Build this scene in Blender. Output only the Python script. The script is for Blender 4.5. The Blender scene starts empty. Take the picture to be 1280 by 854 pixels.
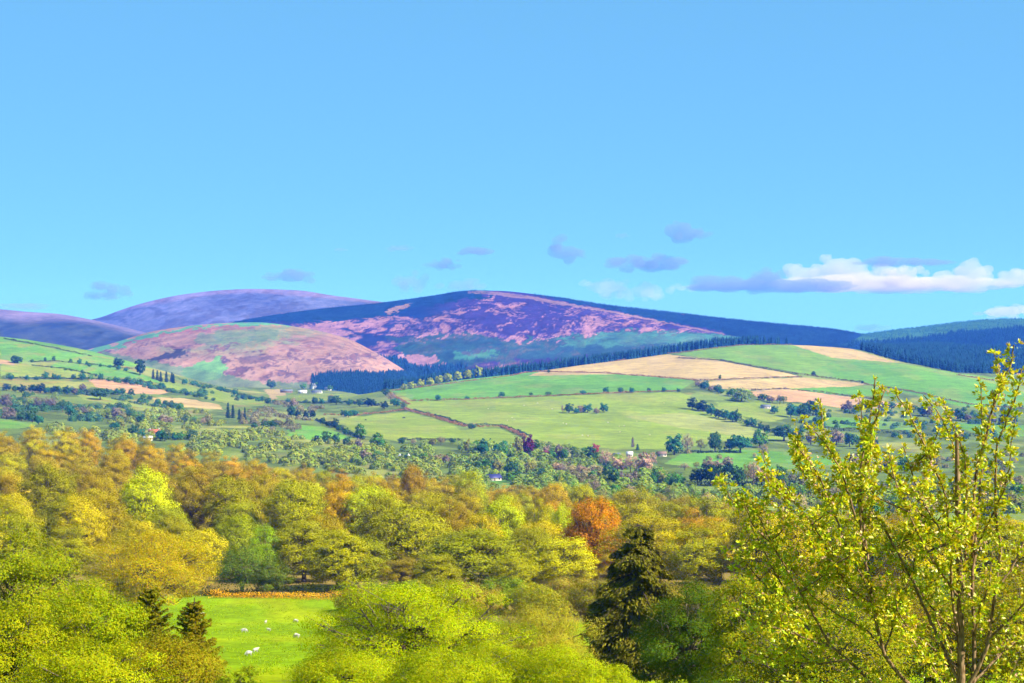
import bpy, math, random
import numpy as np

# ------------------------------------------------------------------ basics
F = 2030.0            # focal length in pixels of a 1280 px wide picture
CAMZ = 110.0
HOR = 427.0
C = bpy.context.scene.collection
rad = math.radians
RNG = np.random.default_rng(7)
R = random.Random(11)


def PX(x, Y):
    return (x - 640.0) / F * Y


def PZ(y, Y):
    return CAMZ - (y - HOR) / F * Y


_tab = np.random.default_rng(99).random((256, 256))


def vnoise(x, y, seed=0):
    x = np.asarray(x, float) + seed * 17.31
    y = np.asarray(y, float) + seed * 7.77
    xi = np.floor(x).astype(int)
    yi = np.floor(y).astype(int)
    fx = x - xi
    fy = y - yi
    fx = fx * fx * (3 - 2 * fx)
    fy = fy * fy * (3 - 2 * fy)
    a = _tab[xi & 255, yi & 255]
    b = _tab[(xi + 1) & 255, yi & 255]
    c = _tab[xi & 255, (yi + 1) & 255]
    d = _tab[(xi + 1) & 255, (yi + 1) & 255]
    return (a * (1 - fx) + b * fx) * (1 - fy) + (c * (1 - fx) + d * fx) * fy


def fbm(x, y, seed=0, octv=4):
    s = 0
    a = 0.5
    t = 0
    for o in range(octv):
        s = s + a * vnoise(np.asarray(x) * 2 ** o, np.asarray(y) * 2 ** o, seed + o * 3)
        t += a
        a *= 0.5
    return s / t


def smooth(a, b, v):
    t = np.clip((np.asarray(v, float) - a) / (b - a), 0, 1)
    return t * t * (3 - 2 * t)


def pchip(xk, yk, x):
    xk = np.asarray(xk, float)
    yk = np.asarray(yk, float)
    h = np.diff(xk)
    d = np.diff(yk) / h
    m = np.zeros(len(xk))
    for i in range(1, len(xk) - 1):
        if d[i - 1] * d[i] > 0:
            w1 = 2 * h[i] + h[i - 1]
            w2 = h[i] + 2 * h[i - 1]
            m[i] = (w1 + w2) / (w1 / d[i - 1] + w2 / d[i])
    m[0], m[-1] = d[0], d[-1]
    x = np.clip(x, xk[0], xk[-1])
    i = np.clip(np.searchsorted(xk, x) - 1, 0, len(xk) - 2)
    t = (x - xk[i]) / h[i]
    return ((2 * t ** 3 - 3 * t ** 2 + 1) * yk[i] + (t ** 3 - 2 * t ** 2 + t) * h[i] * m[i]
            + (-2 * t ** 3 + 3 * t ** 2) * yk[i + 1] + (t ** 3 - t ** 2) * h[i] * m[i + 1])


def inpoly(px, py, poly):
    px = np.asarray(px)
    py = np.asarray(py)
    r = np.zeros(px.shape, bool)
    n = len(poly)
    for i in range(n):
        x1, y1 = poly[i]
        x2, y2 = poly[(i + 1) % n]
        if y1 == y2:
            continue
        c = ((y1 > py) != (y2 > py)) & (px < (x2 - x1) * (py - y1) / (y2 - y1) + x1)
        r ^= c
    return r


# ------------------------------------------------------------------ mesh helpers
def np_mesh(name, V, Q, mats, attr=None, col=None, matidx=None, smooth_shade=False):
    """V (n,3), Q (m,4) or (m,3) faces"""
    me = bpy.data.meshes.new(name)
    V = np.asarray(V, np.float32)
    if isinstance(Q, list):
        sizes = np.concatenate([np.full(len(q), q.shape[1], np.int32) for q in Q])
        loops = np.concatenate([q.ravel() for q in Q]).astype(np.int32)
        nf = len(sizes)
    else:
        nf = len(Q)
        sizes = np.full(nf, Q.shape[1], np.int32)
        loops = Q.ravel().astype(np.int32)
    me.vertices.add(len(V))
    me.vertices.foreach_set("co", V.ravel())
    me.loops.add(len(loops))
    me.loops.foreach_set("vertex_index", loops)
    me.polygons.add(nf)
    starts = np.concatenate([[0], np.cumsum(sizes)[:-1]]).astype(np.int32)
    me.polygons.foreach_set("loop_start", starts)
    me.polygons.foreach_set("loop_total", sizes)
    for m in (mats if isinstance(mats, (list, tuple)) else [mats]):
        me.materials.append(m)
    if matidx is not None:
        me.polygons.foreach_set("material_index", np.asarray(matidx, np.int32))
    if smooth_shade:
        me.polygons.foreach_set("use_smooth", np.ones(nf, bool))
    if attr is not None:
        a = me.attributes.new("rnd", 'FLOAT', 'POINT')
        a.data.foreach_set("value", np.asarray(attr, np.float32))
    if col is not None:
        a = me.attributes.new("land", 'FLOAT_COLOR', 'POINT')
        c4 = np.ones((len(V), 4), np.float32)
        c4[:, :3] = col
        a.data.foreach_set("color", c4.ravel())
    me.update()
    me.validate()
    return me


def link(name, me, parent=None, **kw):
    o = bpy.data.objects.new(name, me)
    C.objects.link(o)
    if parent:
        o.parent = parent
    for k, v in kw.items():
        o[k] = v
    return o


THINGS = []    # (object, base label, x pixel) -> finished labels later


def tag(o, label, cat, group=None, x=None):
    o["label"] = label
    o["category"] = cat
    if group:
        o["group"] = group
    THINGS.append([o, label, x])
    return o


def empty(name, loc, rz=0, scale=(1, 1, 1)):
    o = bpy.data.objects.new(name, None)
    o.empty_display_size = 0.5
    C.objects.link(o)
    o.location = loc
    o.rotation_euler = (0, 0, rz)
    o.scale = scale
    return o


class Geo:
    """collects quads / tris with a per-vertex random value and material index"""
    def __init__(self):
        self.V, self.A, self.Q, self.M, self.n = [], [], [], [], 0

    def add(self, V, Q, a=0.5, m=0):
        V = np.asarray(V, float)
        Q = np.asarray(Q, int)
        self.V.append(V)
        self.A.append(np.full(len(V), a) if np.isscalar(a) else np.asarray(a))
        self.Q.append(Q + self.n)
        self.M.append(np.full(len(Q), m))
        self.n += len(V)

    def mesh(self, name, mats, smooth_shade=False):
        return np_mesh(name, np.concatenate(self.V), self.Q, mats, attr=np.concatenate(self.A),
                       matidx=np.concatenate(self.M), smooth_shade=smooth_shade)


def unit(v):
    return v / np.maximum(np.linalg.norm(v, axis=-1, keepdims=True), 1e-9)


def cards(P, N, L, W, rng, T=None):
    """rhombic leaf cards; P,N (n,3)"""
    n = len(P)
    if T is None:
        T = rng.normal(size=(n, 3))
    T = unit(T - N * np.sum(T * N, axis=1, keepdims=True))
    B = np.cross(N, T)
    L = np.broadcast_to(np.asarray(L, float), (n,))[:, None]
    W = np.broadcast_to(np.asarray(W, float), (n,))[:, None]
    V = np.empty((n, 4, 3))
    V[:, 0] = P - T * L / 2
    V[:, 1] = P + B * W / 2 + T * L * 0.06
    V[:, 2] = P + T * L / 2
    V[:, 3] = P - B * W / 2 + T * L * 0.06
    return V.reshape(-1, 3), np.arange(4 * n).reshape(n, 4)


def tube(pts, rads, sides=5, cap=True):
    pts = np.asarray(pts, float)
    rads = np.asarray(rads, float)
    n = len(pts)
    tang = np.gradient(pts, axis=0)
    tang = unit(tang)
    ref = np.array([0.31, 0.17, 0.93])
    if abs(tang[0] @ ref) > 0.9:
        ref = np.array([1.0, 0.1, 0])
    a = unit(np.cross(tang, ref))
    b = np.cross(tang, a)
    th = np.arange(sides) / sides * 2 * math.pi
    V = pts[:, None] + rads[:, None, None] * (a[:, None] * np.cos(th)[None, :, None] + b[:, None] * np.sin(th)[None, :, None])
    V = V.reshape(-1, 3)
    Q = []
    for i in range(n - 1):
        for k in range(sides):
            k2 = (k + 1) % sides
            Q.append((i * sides + k, i * sides + k2, (i + 1) * sides + k2, (i + 1) * sides + k))
    return V, np.array(Q)


# ------------------------------------------------------------------ materials
def new_mat(name):
    m = bpy.data.materials.new(name)
    m.use_nodes = True
    nt = m.node_tree
    nt.nodes.clear()
    out = nt.nodes.new("ShaderNodeOutputMaterial")
    return m, nt, out


def nd(nt, t, **kw):
    n = nt.nodes.new(t)
    for k, v in kw.items():
        setattr(n, k, v)
    return n


def vary(nt, colsock, facsock, lo, hi):
    mr = nd(nt, "ShaderNodeMapRange")
    mr.inputs[3].default_value = lo
    mr.inputs[4].default_value = hi
    nt.links.new(facsock, mr.inputs[0])
    mx = nd(nt, "ShaderNodeVectorMath", operation='SCALE')
    nt.links.new(colsock, mx.inputs[0])
    nt.links.new(mr.outputs[0], mx.inputs[3])
    return mx.outputs[0]


def leaf_mat(name, transl=0.3, lo=0.6, hi=1.4, warm=0.12, gloss=0.0):
    m, nt, out = new_mat(name)
    oi = nd(nt, "ShaderNodeObjectInfo")
    at = nd(nt, "ShaderNodeAttribute", attribute_name="rnd")
    c = vary(nt, oi.outputs["Color"], at.outputs["Fac"], lo, hi)
    # slight hue swing from leaf to leaf
    hsv = nd(nt, "ShaderNodeHueSaturation")
    mr = nd(nt, "ShaderNodeMapRange")
    mr.inputs[3].default_value = 0.5 - warm * 0.25
    mr.inputs[4].default_value = 0.5 + warm * 0.25
    mm = nd(nt, "ShaderNodeMath", operation='FRACT')
    m2 = nd(nt, "ShaderNodeMath", operation='MULTIPLY')
    m2.inputs[1].default_value = 7.31
    nt.links.new(at.outputs["Fac"], m2.inputs[0])
    nt.links.new(m2.outputs[0], mm.inputs[0])
    nt.links.new(mm.outputs[0], mr.inputs[0])
    nt.links.new(mr.outputs[0], hsv.inputs["Hue"])
    nt.links.new(c, hsv.inputs["Color"])
    d = nd(nt, "ShaderNodeBsdfDiffuse")
    t = nd(nt, "ShaderNodeBsdfTranslucent")
    nt.links.new(hsv.outputs[0], d.inputs[0])
    nt.links.new(hsv.outputs[0], t.inputs[0])
    mx = nd(nt, "ShaderNodeMixShader")
    mx.inputs[0].default_value = transl
    nt.links.new(d.outputs[0], mx.inputs[1])
    nt.links.new(t.outputs[0], mx.inputs[2])
    last = mx.outputs[0]
    if gloss:
        g = nd(nt, "ShaderNodeBsdfGlossy")
        g.inputs["Roughness"].default_value = 0.45
        mg = nd(nt, "ShaderNodeMixShader")
        mg.inputs[0].default_value = gloss
        nt.links.new(last, mg.inputs[1])
        nt.links.new(g.outputs[0], mg.inputs[2])
        last = mg.outputs[0]
    nt.links.new(last, out.inputs[0])
    return m


def bark_mat(name, c1, c2, scale=6):
    m, nt, out = new_mat(name)
    tc = nd(nt, "ShaderNodeTexCoord")
    mp = nd(nt, "ShaderNodeMapping")
    mp.inputs["Scale"].default_value = (scale, scale, scale * 0.25)
    no = nd(nt, "ShaderNodeTexNoise")
    no.inputs["Detail"].default_value = 4
    rp = nd(nt, "ShaderNodeValToRGB")
    rp.color_ramp.elements[0].color = (*c1, 1)
    rp.color_ramp.elements[1].color = (*c2, 1)
    rp.color_ramp.elements[0].position = 0.35
    rp.color_ramp.elements[1].position = 0.65
    d = nd(nt, "ShaderNodeBsdfDiffuse")
    nt.links.new(tc.outputs["Object"], mp.inputs[0])
    nt.links.new(mp.outputs[0], no.inputs[0])
    nt.links.new(no.outputs[0], rp.inputs[0])
    nt.links.new(rp.outputs[0], d.inputs[0])
    nt.links.new(d.outputs[0], out.inputs[0])
    return m


def land_mat(name, scales=((0.02, 0.75, 1.25), (0.15, 0.7, 1.3)), stretch=(1, 1, 1)):
    """land-cover colour from the mesh, broken up by noise in world metres"""
    m, nt, out = new_mat(name)
    at = nd(nt, "ShaderNodeAttribute", attribute_name="land")
    tc = nd(nt, "ShaderNodeTexCoord")
    mp = nd(nt, "ShaderNodeMapping")
    mp.inputs["Scale"].default_value = stretch
    nt.links.new(tc.outputs["Object"], mp.inputs[0])
    c = at.outputs["Color"]
    for s, lo, hi in scales:
        no = nd(nt, "ShaderNodeTexNoise")
        no.inputs["Scale"].default_value = s
        no.inputs["Detail"].default_value = 5
        no.inputs["Roughness"].default_value = 0.65
        nt.links.new(mp.outputs[0], no.inputs[0])
        mr = nd(nt, "ShaderNodeMapRange")
        mr.inputs[1].default_value = 0.3
        mr.inputs[2].default_value = 0.7
        nt.links.new(no.outputs[0], mr.inputs[0])
        c = vary(nt, c, mr.outputs[0], lo, hi)
    d = nd(nt, "ShaderNodeBsdfDiffuse")
    nt.links.new(c, d.inputs[0])
    nt.links.new(d.outputs[0], out.inputs[0])
    return m


def plain_mat(name, c, rough=0.8, lo=0.85, hi=1.15, scale=2.0):
    m, nt, out = new_mat(name)
    tc = nd(nt, "ShaderNodeTexCoord")
    no = nd(nt, "ShaderNodeTexNoise")
    no.inputs["Scale"].default_value = scale
    no.inputs["Detail"].default_value = 4
    rgb = nd(nt, "ShaderNodeRGB")
    rgb.outputs[0].default_value = (*c, 1)
    nt.links.new(tc.outputs["Object"], no.inputs[0])
    s = vary(nt, rgb.outputs[0], no.outputs[0], lo, hi)
    b = nd(nt, "ShaderNodeBsdfPrincipled")
    b.inputs["Roughness"].default_value = rough
    nt.links.new(s, b.inputs["Base Color"])
    nt.links.new(b.outputs[0], out.inputs[0])
    return m


M_LEAF = leaf_mat("spring_foliage", 0.18, 0.6, 1.4, 0.06)
M_NEAR = leaf_mat("near_foliage", 0.34, 0.62, 1.38, 0.16, 0.0)
M_FAR = leaf_mat("distant_foliage", 0.25, 0.6, 1.4, 0.16)
M_FIR = leaf_mat("conifer_needles", 0.05, 0.6, 1.4, 0.08)
M_BARK = bark_mat("grey_brown_bark", (0.07, 0.05, 0.03), (0.2, 0.16, 0.11))
M_BARKY = bark_mat("warm_young_bark", (0.08, 0.045, 0.018), (0.30, 0.20, 0.11), 14)
M_BARKD = bark_mat("dark_bark", (0.03, 0.022, 0.015), (0.09, 0.065, 0.045))
M_LAND = land_mat("valley_land", ((0.012, 0.85, 1.15), (0.08, 0.82, 1.18)))
M_NEARG = land_mat("near_grass", ((0.05, 0.8, 1.2), (0.35, 0.75, 1.25), (2.0, 0.75, 1.25)), (1, 0.55, 1))
M_MOOR = land_mat("moorland", ((0.006, 0.8, 1.2), (0.03, 0.65, 1.35)), (1, 0.6, 1))

# ------------------------------------------------------------------ terrain
COLS = {
    -600: ([(500, -50), (750, -52)], [(1150, 590), (1500, 520), (2000, 470), (2400, 425), (2800, 385), (3200, 375), (4300, 420)]),
    -300: ([(500, -51), (750, -54)], [(1150, 596), (1500, 526), (2000, 480), (2400, 440), (2800, 400), (3200, 395), (4300, 440)]),
    0: ([(500, -53), (750, -57)], [(1150, 600), (1500, 535), (1900, 503), (2300, 466), (2800, 421), (3200, 426), (4300, 470)]),
    80: ([(500, -54), (750, -59)], [(1150, 601), (1500, 540), (1900, 509), (2300, 474), (2750, 432), (3150, 445), (4300, 475)]),
    160: ([(500, -55), (750, -62)], [(1150, 602), (1500, 545), (1900, 515), (2300, 482), (2700, 452), (3100, 470), (4300, 478)]),
    250: ([(500, -57), (750, -67)], [(1150, 603), (1500, 549), (1900, 520), (2300, 495), (2700, 478), (3300, 484), (4300, 480)]),
    330: ([(500, -58), (750, -71)], [(1150, 604), (1500, 553), (1900, 525), (2300, 507), (2700, 496), (3400, 483), (4300, 478)]),
    430: ([(500, -60), (750, -75)], [(1150, 605), (1500, 558), (1900, 529), (2300, 507), (2600, 498), (3200, 490), (4300, 482)]),
    480: ([(500, -61), (750, -77)], [(1150, 605), (1500, 561), (1900, 531), (2250, 506), (2550, 488), (2950, 500), (4300, 495)]),
    560: ([(500, -62), (750, -79)], [(1150, 606), (1500, 566), (1900, 533), (2300, 499), (2650, 477), (3050, 486), (4300, 500)]),
    640: ([(500, -63), (750, -82)], [(1150, 606), (1500, 571), (1900, 535), (2300, 497), (2720, 468), (3050, 474), (4300, 500)]),
    800: ([(500, -64), (750, -86)], [(1150, 607), (1500, 579), (1900, 538), (2400, 482), (2900, 447), (3200, 450), (4300, 480)]),
    930: ([(500, -66), (750, -90)], [(1150, 607), (1500, 583), (1900, 543), (2400, 481), (2800, 445), (3020, 431), (3300, 436), (4300, 470)]),
    1060: ([(500, -67), (750, -93)], [(1150, 608), (1500, 586), (1900, 547), (2400, 493), (2800, 453), (3020, 435), (3300, 437), (4300, 460)]),
    1130: ([(500, -67), (750, -94)], [(1150, 608), (1500, 586), (1900, 548), (2350, 497), (2700, 463), (2950, 449), (3400, 441), (3800, 437), (4300, 445)]),
    1200: ([(500, -68), (750, -95)], [(1150, 608), (1500, 585), (1900, 549), (2300, 505), (2650, 471), (3000, 457), (3400, 442), (3800, 436), (4300, 440)]),
    1280: ([(500, -68), (750, -95)], [(1150, 608), (1500, 585), (1900, 550), (2300, 512), (2600, 482), (3000, 463), (3400, 444), (3700, 434), (4300, 438)]),
    1600: ([(500, -68), (750, -95)], [(1150, 608), (1500, 585), (1900, 550), (2300, 515), (2600, 490), (3000, 470), (3400, 448), (3700, 436), (4300, 438)]),
    1900: ([(500, -68), (750, -95)], [(1150, 608), (1500, 585), (1900, 550), (2300, 515), (2600, 490), (3000, 470), (3400, 448), (3700, 436), (4300, 438)]),
}
NEARZ = [(20, -5.2), (60, -13.5), (100, -21.5), (140, -28.8), (200, -38), (260, -45.2), (310, -49)]
_yk = np.concatenate([np.arange(20, 320, 10), np.arange(320, 1150, 20), np.arange(1150, 4301, 25)]).astype(float)
_xk = np.array(sorted(COLS))
_G = np.zeros((len(_xk), len(_yk)))
for i, xc in enumerate(_xk):
    mid, far = COLS[xc]
    ks = NEARZ + mid + [(Y, -(y - HOR) / F * Y) for Y, y in far]
    _G[i] = pchip([k[0] for k in ks], [k[1] for k in ks], _yk)
_xd = np.arange(-600, 1901, 10.0)
_GD = np.zeros((len(_xd), len(_yk)))
for j in range(len(_yk)):
    _GD[:, j] = pchip(_xk, _G[:, j], _xd)
# round the joints between the columns
_k = np.array([1, 4, 6, 4, 1.]) / 16
for _ in range(3):
    p = np.pad(_GD, ((2, 2), (0, 0)), mode='edge')
    _GD = sum(_k[q] * p[q:q + len(_xd)] for q in range(5))


def ground(xp, Y):
    """ground height (absolute z) at pixel column xp and distance Y"""
    xp = np.clip(np.asarray(xp, float), -600, 1900)
    Y = np.asarray(Y, float)
    fx = (xp + 600) / 10.0
    i = np.clip(fx.astype(int), 0, len(_xd) - 2)
    fx = fx - i
    j = np.clip(np.searchsorted(_yk, Y) - 1, 0, len(_yk) - 2)
    fy = np.clip((Y - _yk[j]) / (_yk[j + 1] - _yk[j]), 0, 1)
    z = (_GD[i, j] * (1 - fx) + _GD[i + 1, j] * fx) * (1 - fy) + (_GD[i, j + 1] * (1 - fx) + _GD[i + 1, j + 1] * fx) * fy
    X = (xp - 640) / F * Y
    amp = smooth(900, 1600, Y) * 2.2
    z = z + amp * (fbm(X / 170.0, Y / 230.0, 3, 3) - 0.5) * 2 + smooth(30, 90, Y) * 0.5 * (fbm(X / 14., Y / 20., 5, 2) - 0.5)
    return CAMZ + z


def hit(x, y, Y0=1150.0, Y1=4200.0, step=6.0):
    """distance at which the sight line of a photo pixel meets the ground"""
    Ys = np.arange(Y0, Y1, step)
    yy = HOR - (ground(np.full(Ys.shape, x), Ys) - CAMZ) / Ys * F
    run = np.minimum.accumulate(yy)
    k = np.argmax(yy <= y)
    if yy[k] > y:
        k = int(np.argmin(np.abs(yy - y)))
    return float(Ys[k])


def at(x, y, Y0=1150.0):
    Y = hit(x, y, Y0)
    return np.array([PX(x, Y), Y, float(ground(np.array(x), np.array(Y)))])


def grid_faces(nx, ny):
    i = np.arange(nx - 1)[:, None]
    j = np.arange(ny - 1)[None, :]
    a = i * ny + j
    return np.stack([a, a + ny, a + ny + 1, a + 1], -1).reshape(-1, 4)


GR = np.array
def hexc(*a): return np.array(a, float)

# land-cover colours (reflectance)
G_BRIGHT = hexc(0.13, 0.30, 0.040)
G_LIGHT = hexc(0.235, 0.325, 0.040)
G_PALE = hexc(0.30, 0.34, 0.10)
G_OLIVE = hexc(0.165, 0.235, 0.05)
TAN = hexc(0.50, 0.37, 0.19)
PINKTAN = hexc(0.52, 0.32, 0.20)
BRACK = hexc(0.36, 0.20, 0.08)
SCRUB = hexc(0.15, 0.17, 0.045)

FIELDS = [
    # left hillside
    ([(-400, 380), (0, 405), (170, 440), (200, 462), (100, 452), (30, 445), (0, 440), (-400, 420)], G_BRIGHT * 1.05),
    ([(0, 438), (35, 446), (100, 449), (150, 458), (210, 480), (120, 468), (40, 457), (0, 450)], G_BRIGHT * 1.0),
    ([(-300, 452), (0, 455), (22, 457), (12, 451), (0, 449), (-300, 440)], PINKTAN * 0.9),
    ([(0, 458), (60, 457), (130, 470), (100, 472), (0, 472)], G_LIGHT * 0.95),
    ([(-300, 474), (0, 474), (70, 475), (130, 480), (110, 486), (30, 484), (0, 484), (-300, 480)], G_LIGHT * 0.75 + BRACK * 0.25),
    ([(110, 474), (135, 475), (170, 480), (215, 490), (200, 493), (165, 492), (120, 484)], PINKTAN),
    ([(95, 492), (135, 497), (180, 505), (215, 512), (160, 508), (105, 500)], G_LIGHT),
    ([(190, 497), (230, 498), (275, 506), (278, 512), (230, 509), (195, 503)], TAN),
    ([(200, 474), (260, 484), (330, 500), (340, 508), (290, 506), (240, 495), (200, 484)], G_LIGHT * 0.9),
    ([(-200, 524), (0, 524), (55, 529), (30, 535), (-200, 540)], G_BRIGHT),
    # valley floor round the farm
    ([(330, 487), (352, 486), (358, 494), (340, 500)], TAN * 0.8),
    ([(345, 495), (420, 492), (470, 490), (470, 496), (400, 501), (350, 502)], G_LIGHT * 0.8),
    ([(360, 530), (405, 533), (440, 548), (400, 552), (360, 545)], G_BRIGHT * 1.1),
    ([(425, 500), (480, 490), (500, 500), (470, 505)], G_OLIVE),
    ([(420, 526), (470, 518), (510, 515), (560, 528), (590, 545), (560, 552), (500, 552), (455, 545)], G_LIGHT * 0.95),
    # the big pasture hill
    ([(490, 489), (600, 470), (665, 460), (770, 464), (870, 476), (850, 488), (760, 490), (640, 496), (520, 502)], G_BRIGHT * 1.05),
    ([(660, 470), (700, 455), (780, 446), (835, 443), (900, 451), (985, 467), (1002, 471), (880, 476), (770, 468)], TAN),
    ([(510, 502), (640, 497), (850, 490), (900, 510), (950, 530), (985, 548), (900, 552), (840, 562), (720, 560), (655, 546), (625, 534), (575, 533), (508, 514)], G_LIGHT),
    ([(780, 521), (850, 516), (910, 525), (965, 543), (930, 546), (850, 535)], G_PALE),
    ([(575, 537), (625, 536), (650, 547), (640, 556), (580, 552)], G_LIGHT * 0.9),
    ([(865, 477), (1000, 472), (1085, 480), (1040, 487), (960, 489), (905, 486)], TAN * 1.02),
    ([(938, 489), (1000, 488), (1090, 500), (1150, 508), (1060, 511), (1000, 503), (950, 499)], PINKTAN),
    ([(985, 486), (1045, 484), (1090, 482), (1120, 495), (1050, 494)], G_BRIGHT),
    ([(845, 443), (930, 429), (990, 429), (1045, 447), (1120, 454), (1200, 467), (1300, 478), (1600, 490), (1600, 510), (1280, 510), (1200, 508), (1085, 479), (1000, 466), (900, 449)], G_BRIGHT * 0.6 + G_LIGHT * 0.4),
    ([(1045, 450), (1120, 458), (1280, 485), (1280, 508), (1200, 508), (1085, 480), (1010, 467)], G_BRIGHT * 1.02),
    ([(980, 428), (1050, 432), (1125, 454), (1040, 447)], TAN * 0.95),
    ([(1195, 468), (1280, 478), (1600, 485), (1600, 500), (1280, 490)], G_LIGHT),
    ([(870, 490), (930, 493), (925, 500), (880, 500), (860, 497)], G_OLIVE * 1.1),
    ([(895, 503), (1010, 505), (1000, 520), (960, 528), (900, 512)], G_LIGHT * 0.95),
    ([(1000, 520), (1060, 522), (1150, 530), (1150, 538), (1040, 534)], G_BRIGHT),
    ([(830, 580), (850, 568), (920, 562), (1000, 566), (1070, 576), (1010, 586), (900, 588)], G_BRIGHT * 1.05),
    ([(1180, 528), (1280, 532), (1600, 540), (1600, 548), (1230, 545)], G_BRIGHT),
    ([(900, 606), (1000, 604), (1060, 612), (1000, 632), (920, 634)], G_BRIGHT * 1.05),
    ([(610, 600), (655, 600), (660, 606), (605, 606)], G_BRIGHT),
    # beyond the plantation
    ([(1190, 436), (1230, 431), (1300, 428), (1600, 430), (1600, 440), (1260, 440), (1200, 439)], G_LIGHT),
    ([(1120, 428), (1150, 427), (1148, 430), (1122, 431)], G_PALE),
]
FIRLAND_HAZED = hexc(0.012, 0.04, 0.08)  # fir-covered land, blue raised to paint distance haze into its colour


def paint_land(xp, yp, X, Y):
    jx = xp + (fbm(X / 9., Y / 16., 21, 3) - 0.5) * 3.0
    jy = yp + (fbm(X / 9., Y / 16., 27, 3) - 0.5) * 1.6
    n1 = fbm(X / 60., Y / 120., 31, 4)[:, None]
    n2 = fbm(X / 18., Y / 40., 33, 3)[:, None]
    col = G_OLIVE * (0.7 + 0.6 * n1) * (1 - smooth(0.45, 0.65, n2) * 0.35) + BRACK * smooth(0.55, 0.75, n1) * 0.35
    infield = np.zeros(len(xp), bool)
    for poly, c in FIELDS:
        m = inpoly(jx, jy, poly)
        infield |= m
        if not m.any():
            continue
        ang = 0.25 + 0.5 * math.sin(poly[0][0] * 1.7)
        stripe = 0.90 + 0.20 * vnoise(X[m] / 60.0, (Y[m] + X[m] * ang) / 9.0, 41)
        mott = 0.78 + 0.44 * fbm(X[m] / 45., Y[m] / 80., 43, 5)
        warm = smooth(0.5, 0.72, fbm(X[m] / 35., Y[m] / 70., 47, 4))[:, None]
        cc = c * (stripe * mott)[:, None]
        col[m] = cc * (1 - 0.22 * warm) + hexc(0.36, 0.30, 0.13) * 0.22 * warm
    # worn tufts on the left hillside
    lm = (xp < 330) & (yp < 520)
    sc = smooth(0.58, 0.70, fbm(X / 22., Y / 50., 51, 4))[:, None] * 0.35
    col = np.where(lm[:, None], col * (1 - sc) + BRACK * sc, col)
    # needle litter below the plantations, in the fir colour with painted haze blue
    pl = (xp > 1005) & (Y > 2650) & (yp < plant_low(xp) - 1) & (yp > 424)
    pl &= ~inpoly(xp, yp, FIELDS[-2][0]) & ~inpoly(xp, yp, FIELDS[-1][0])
    col[pl] = FIRLAND_HAZED
    return np.clip(col * 0.60 * hexc(1.0, 0.98, 0.80), 0.01, 0.8)


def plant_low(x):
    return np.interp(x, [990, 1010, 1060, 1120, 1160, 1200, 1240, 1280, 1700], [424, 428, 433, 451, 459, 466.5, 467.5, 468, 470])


# near slope and wood floor
xs = np.arange(-560, 1861, 12.0)
Ys = np.concatenate([np.arange(22, 150, 4), np.arange(150, 330, 3), np.arange(330, 1171, 12)])
XX, YY = np.meshgrid(xs, Ys, indexing='ij')
zz = ground(XX, YY)
V = np.stack([PX(XX, YY), YY, zz], -1).reshape(-1, 3)
n1 = fbm(V[:, 0] / 12., V[:, 1] / 25., 61, 4)[:, None]
colr = hexc(0.142, 0.218, 0.003) * (0.85 + 0.3 * n1) + hexc(0.06, 0.02, 0.0) * smooth(0.5, 0.75, n1)
edge = np.interp(V[:, 0] / V[:, 1] * F + 640, [-400, 425, 450, 560, 2000], [311, 311, 272, 262, 258])
wood = smooth(-1, 6, V[:, 1] - edge + (n1[:, 0] - 0.5) * 10)[:, None]
colr = colr * (1 - wood) + hexc(0.17, 0.125, 0.03) * (0.7 + 0.6 * n1) * wood * (1 - smooth(760, 800, V[:, 1])[:, None]) + hexc(0.13, 0.17, 0.03) * (0.7 + 0.6 * n1) * wood * smooth(760, 800, V[:, 1])[:, None]
me = np_mesh("hillside_meadow", V, grid_faces(len(xs), len(Ys)), M_NEARG, col=colr, smooth_shade=True)
link("ground", me, kind="structure")

# slope underfoot, round the camera
gx = np.arange(-90, 91, 3.0)
gy = np.arange(-60, 31, 3.0)
XX, YY = np.meshgrid(gx, gy, indexing='ij')
zz = CAMZ - 1.7 - np.where(YY > 0, np.interp(YY, [0, 20, 60], [0, 3.6, 12]), 0) + np.where(YY < 0, -YY * 0.12, 0) - 0.1
V = np.stack([XX, YY, zz], -1).reshape(-1, 3)
me = np_mesh("upper_meadow", V, grid_faces(len(gx), len(gy)), M_NEARG, col=np.tile(hexc(0.17, 0.222, 0.004), (len(V), 1)), smooth_shade=True)
link("grass_slope", me, kind="structure")

# valley and pasture hill
xs = np.arange(-560, 1861, 2.0)
Ys = np.concatenate([np.arange(1140, 1500, 9), np.arange(1500, 3060, 4.5), np.arange(3060, 4301, 14)])
XX, YY = np.meshgrid(xs, Ys, indexing='ij')
zz = ground(XX, YY)
V = np.stack([PX(XX, YY), YY, zz], -1).reshape(-1, 3)
yp = HOR - (zz - CAMZ) / YY * F
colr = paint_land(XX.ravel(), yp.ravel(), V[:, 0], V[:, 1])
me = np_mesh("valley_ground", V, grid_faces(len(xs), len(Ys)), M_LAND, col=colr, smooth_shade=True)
link("valley_terrain", me, kind="structure")


# ------------------------------------------------------------------ hills
HILLS = {}


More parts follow.
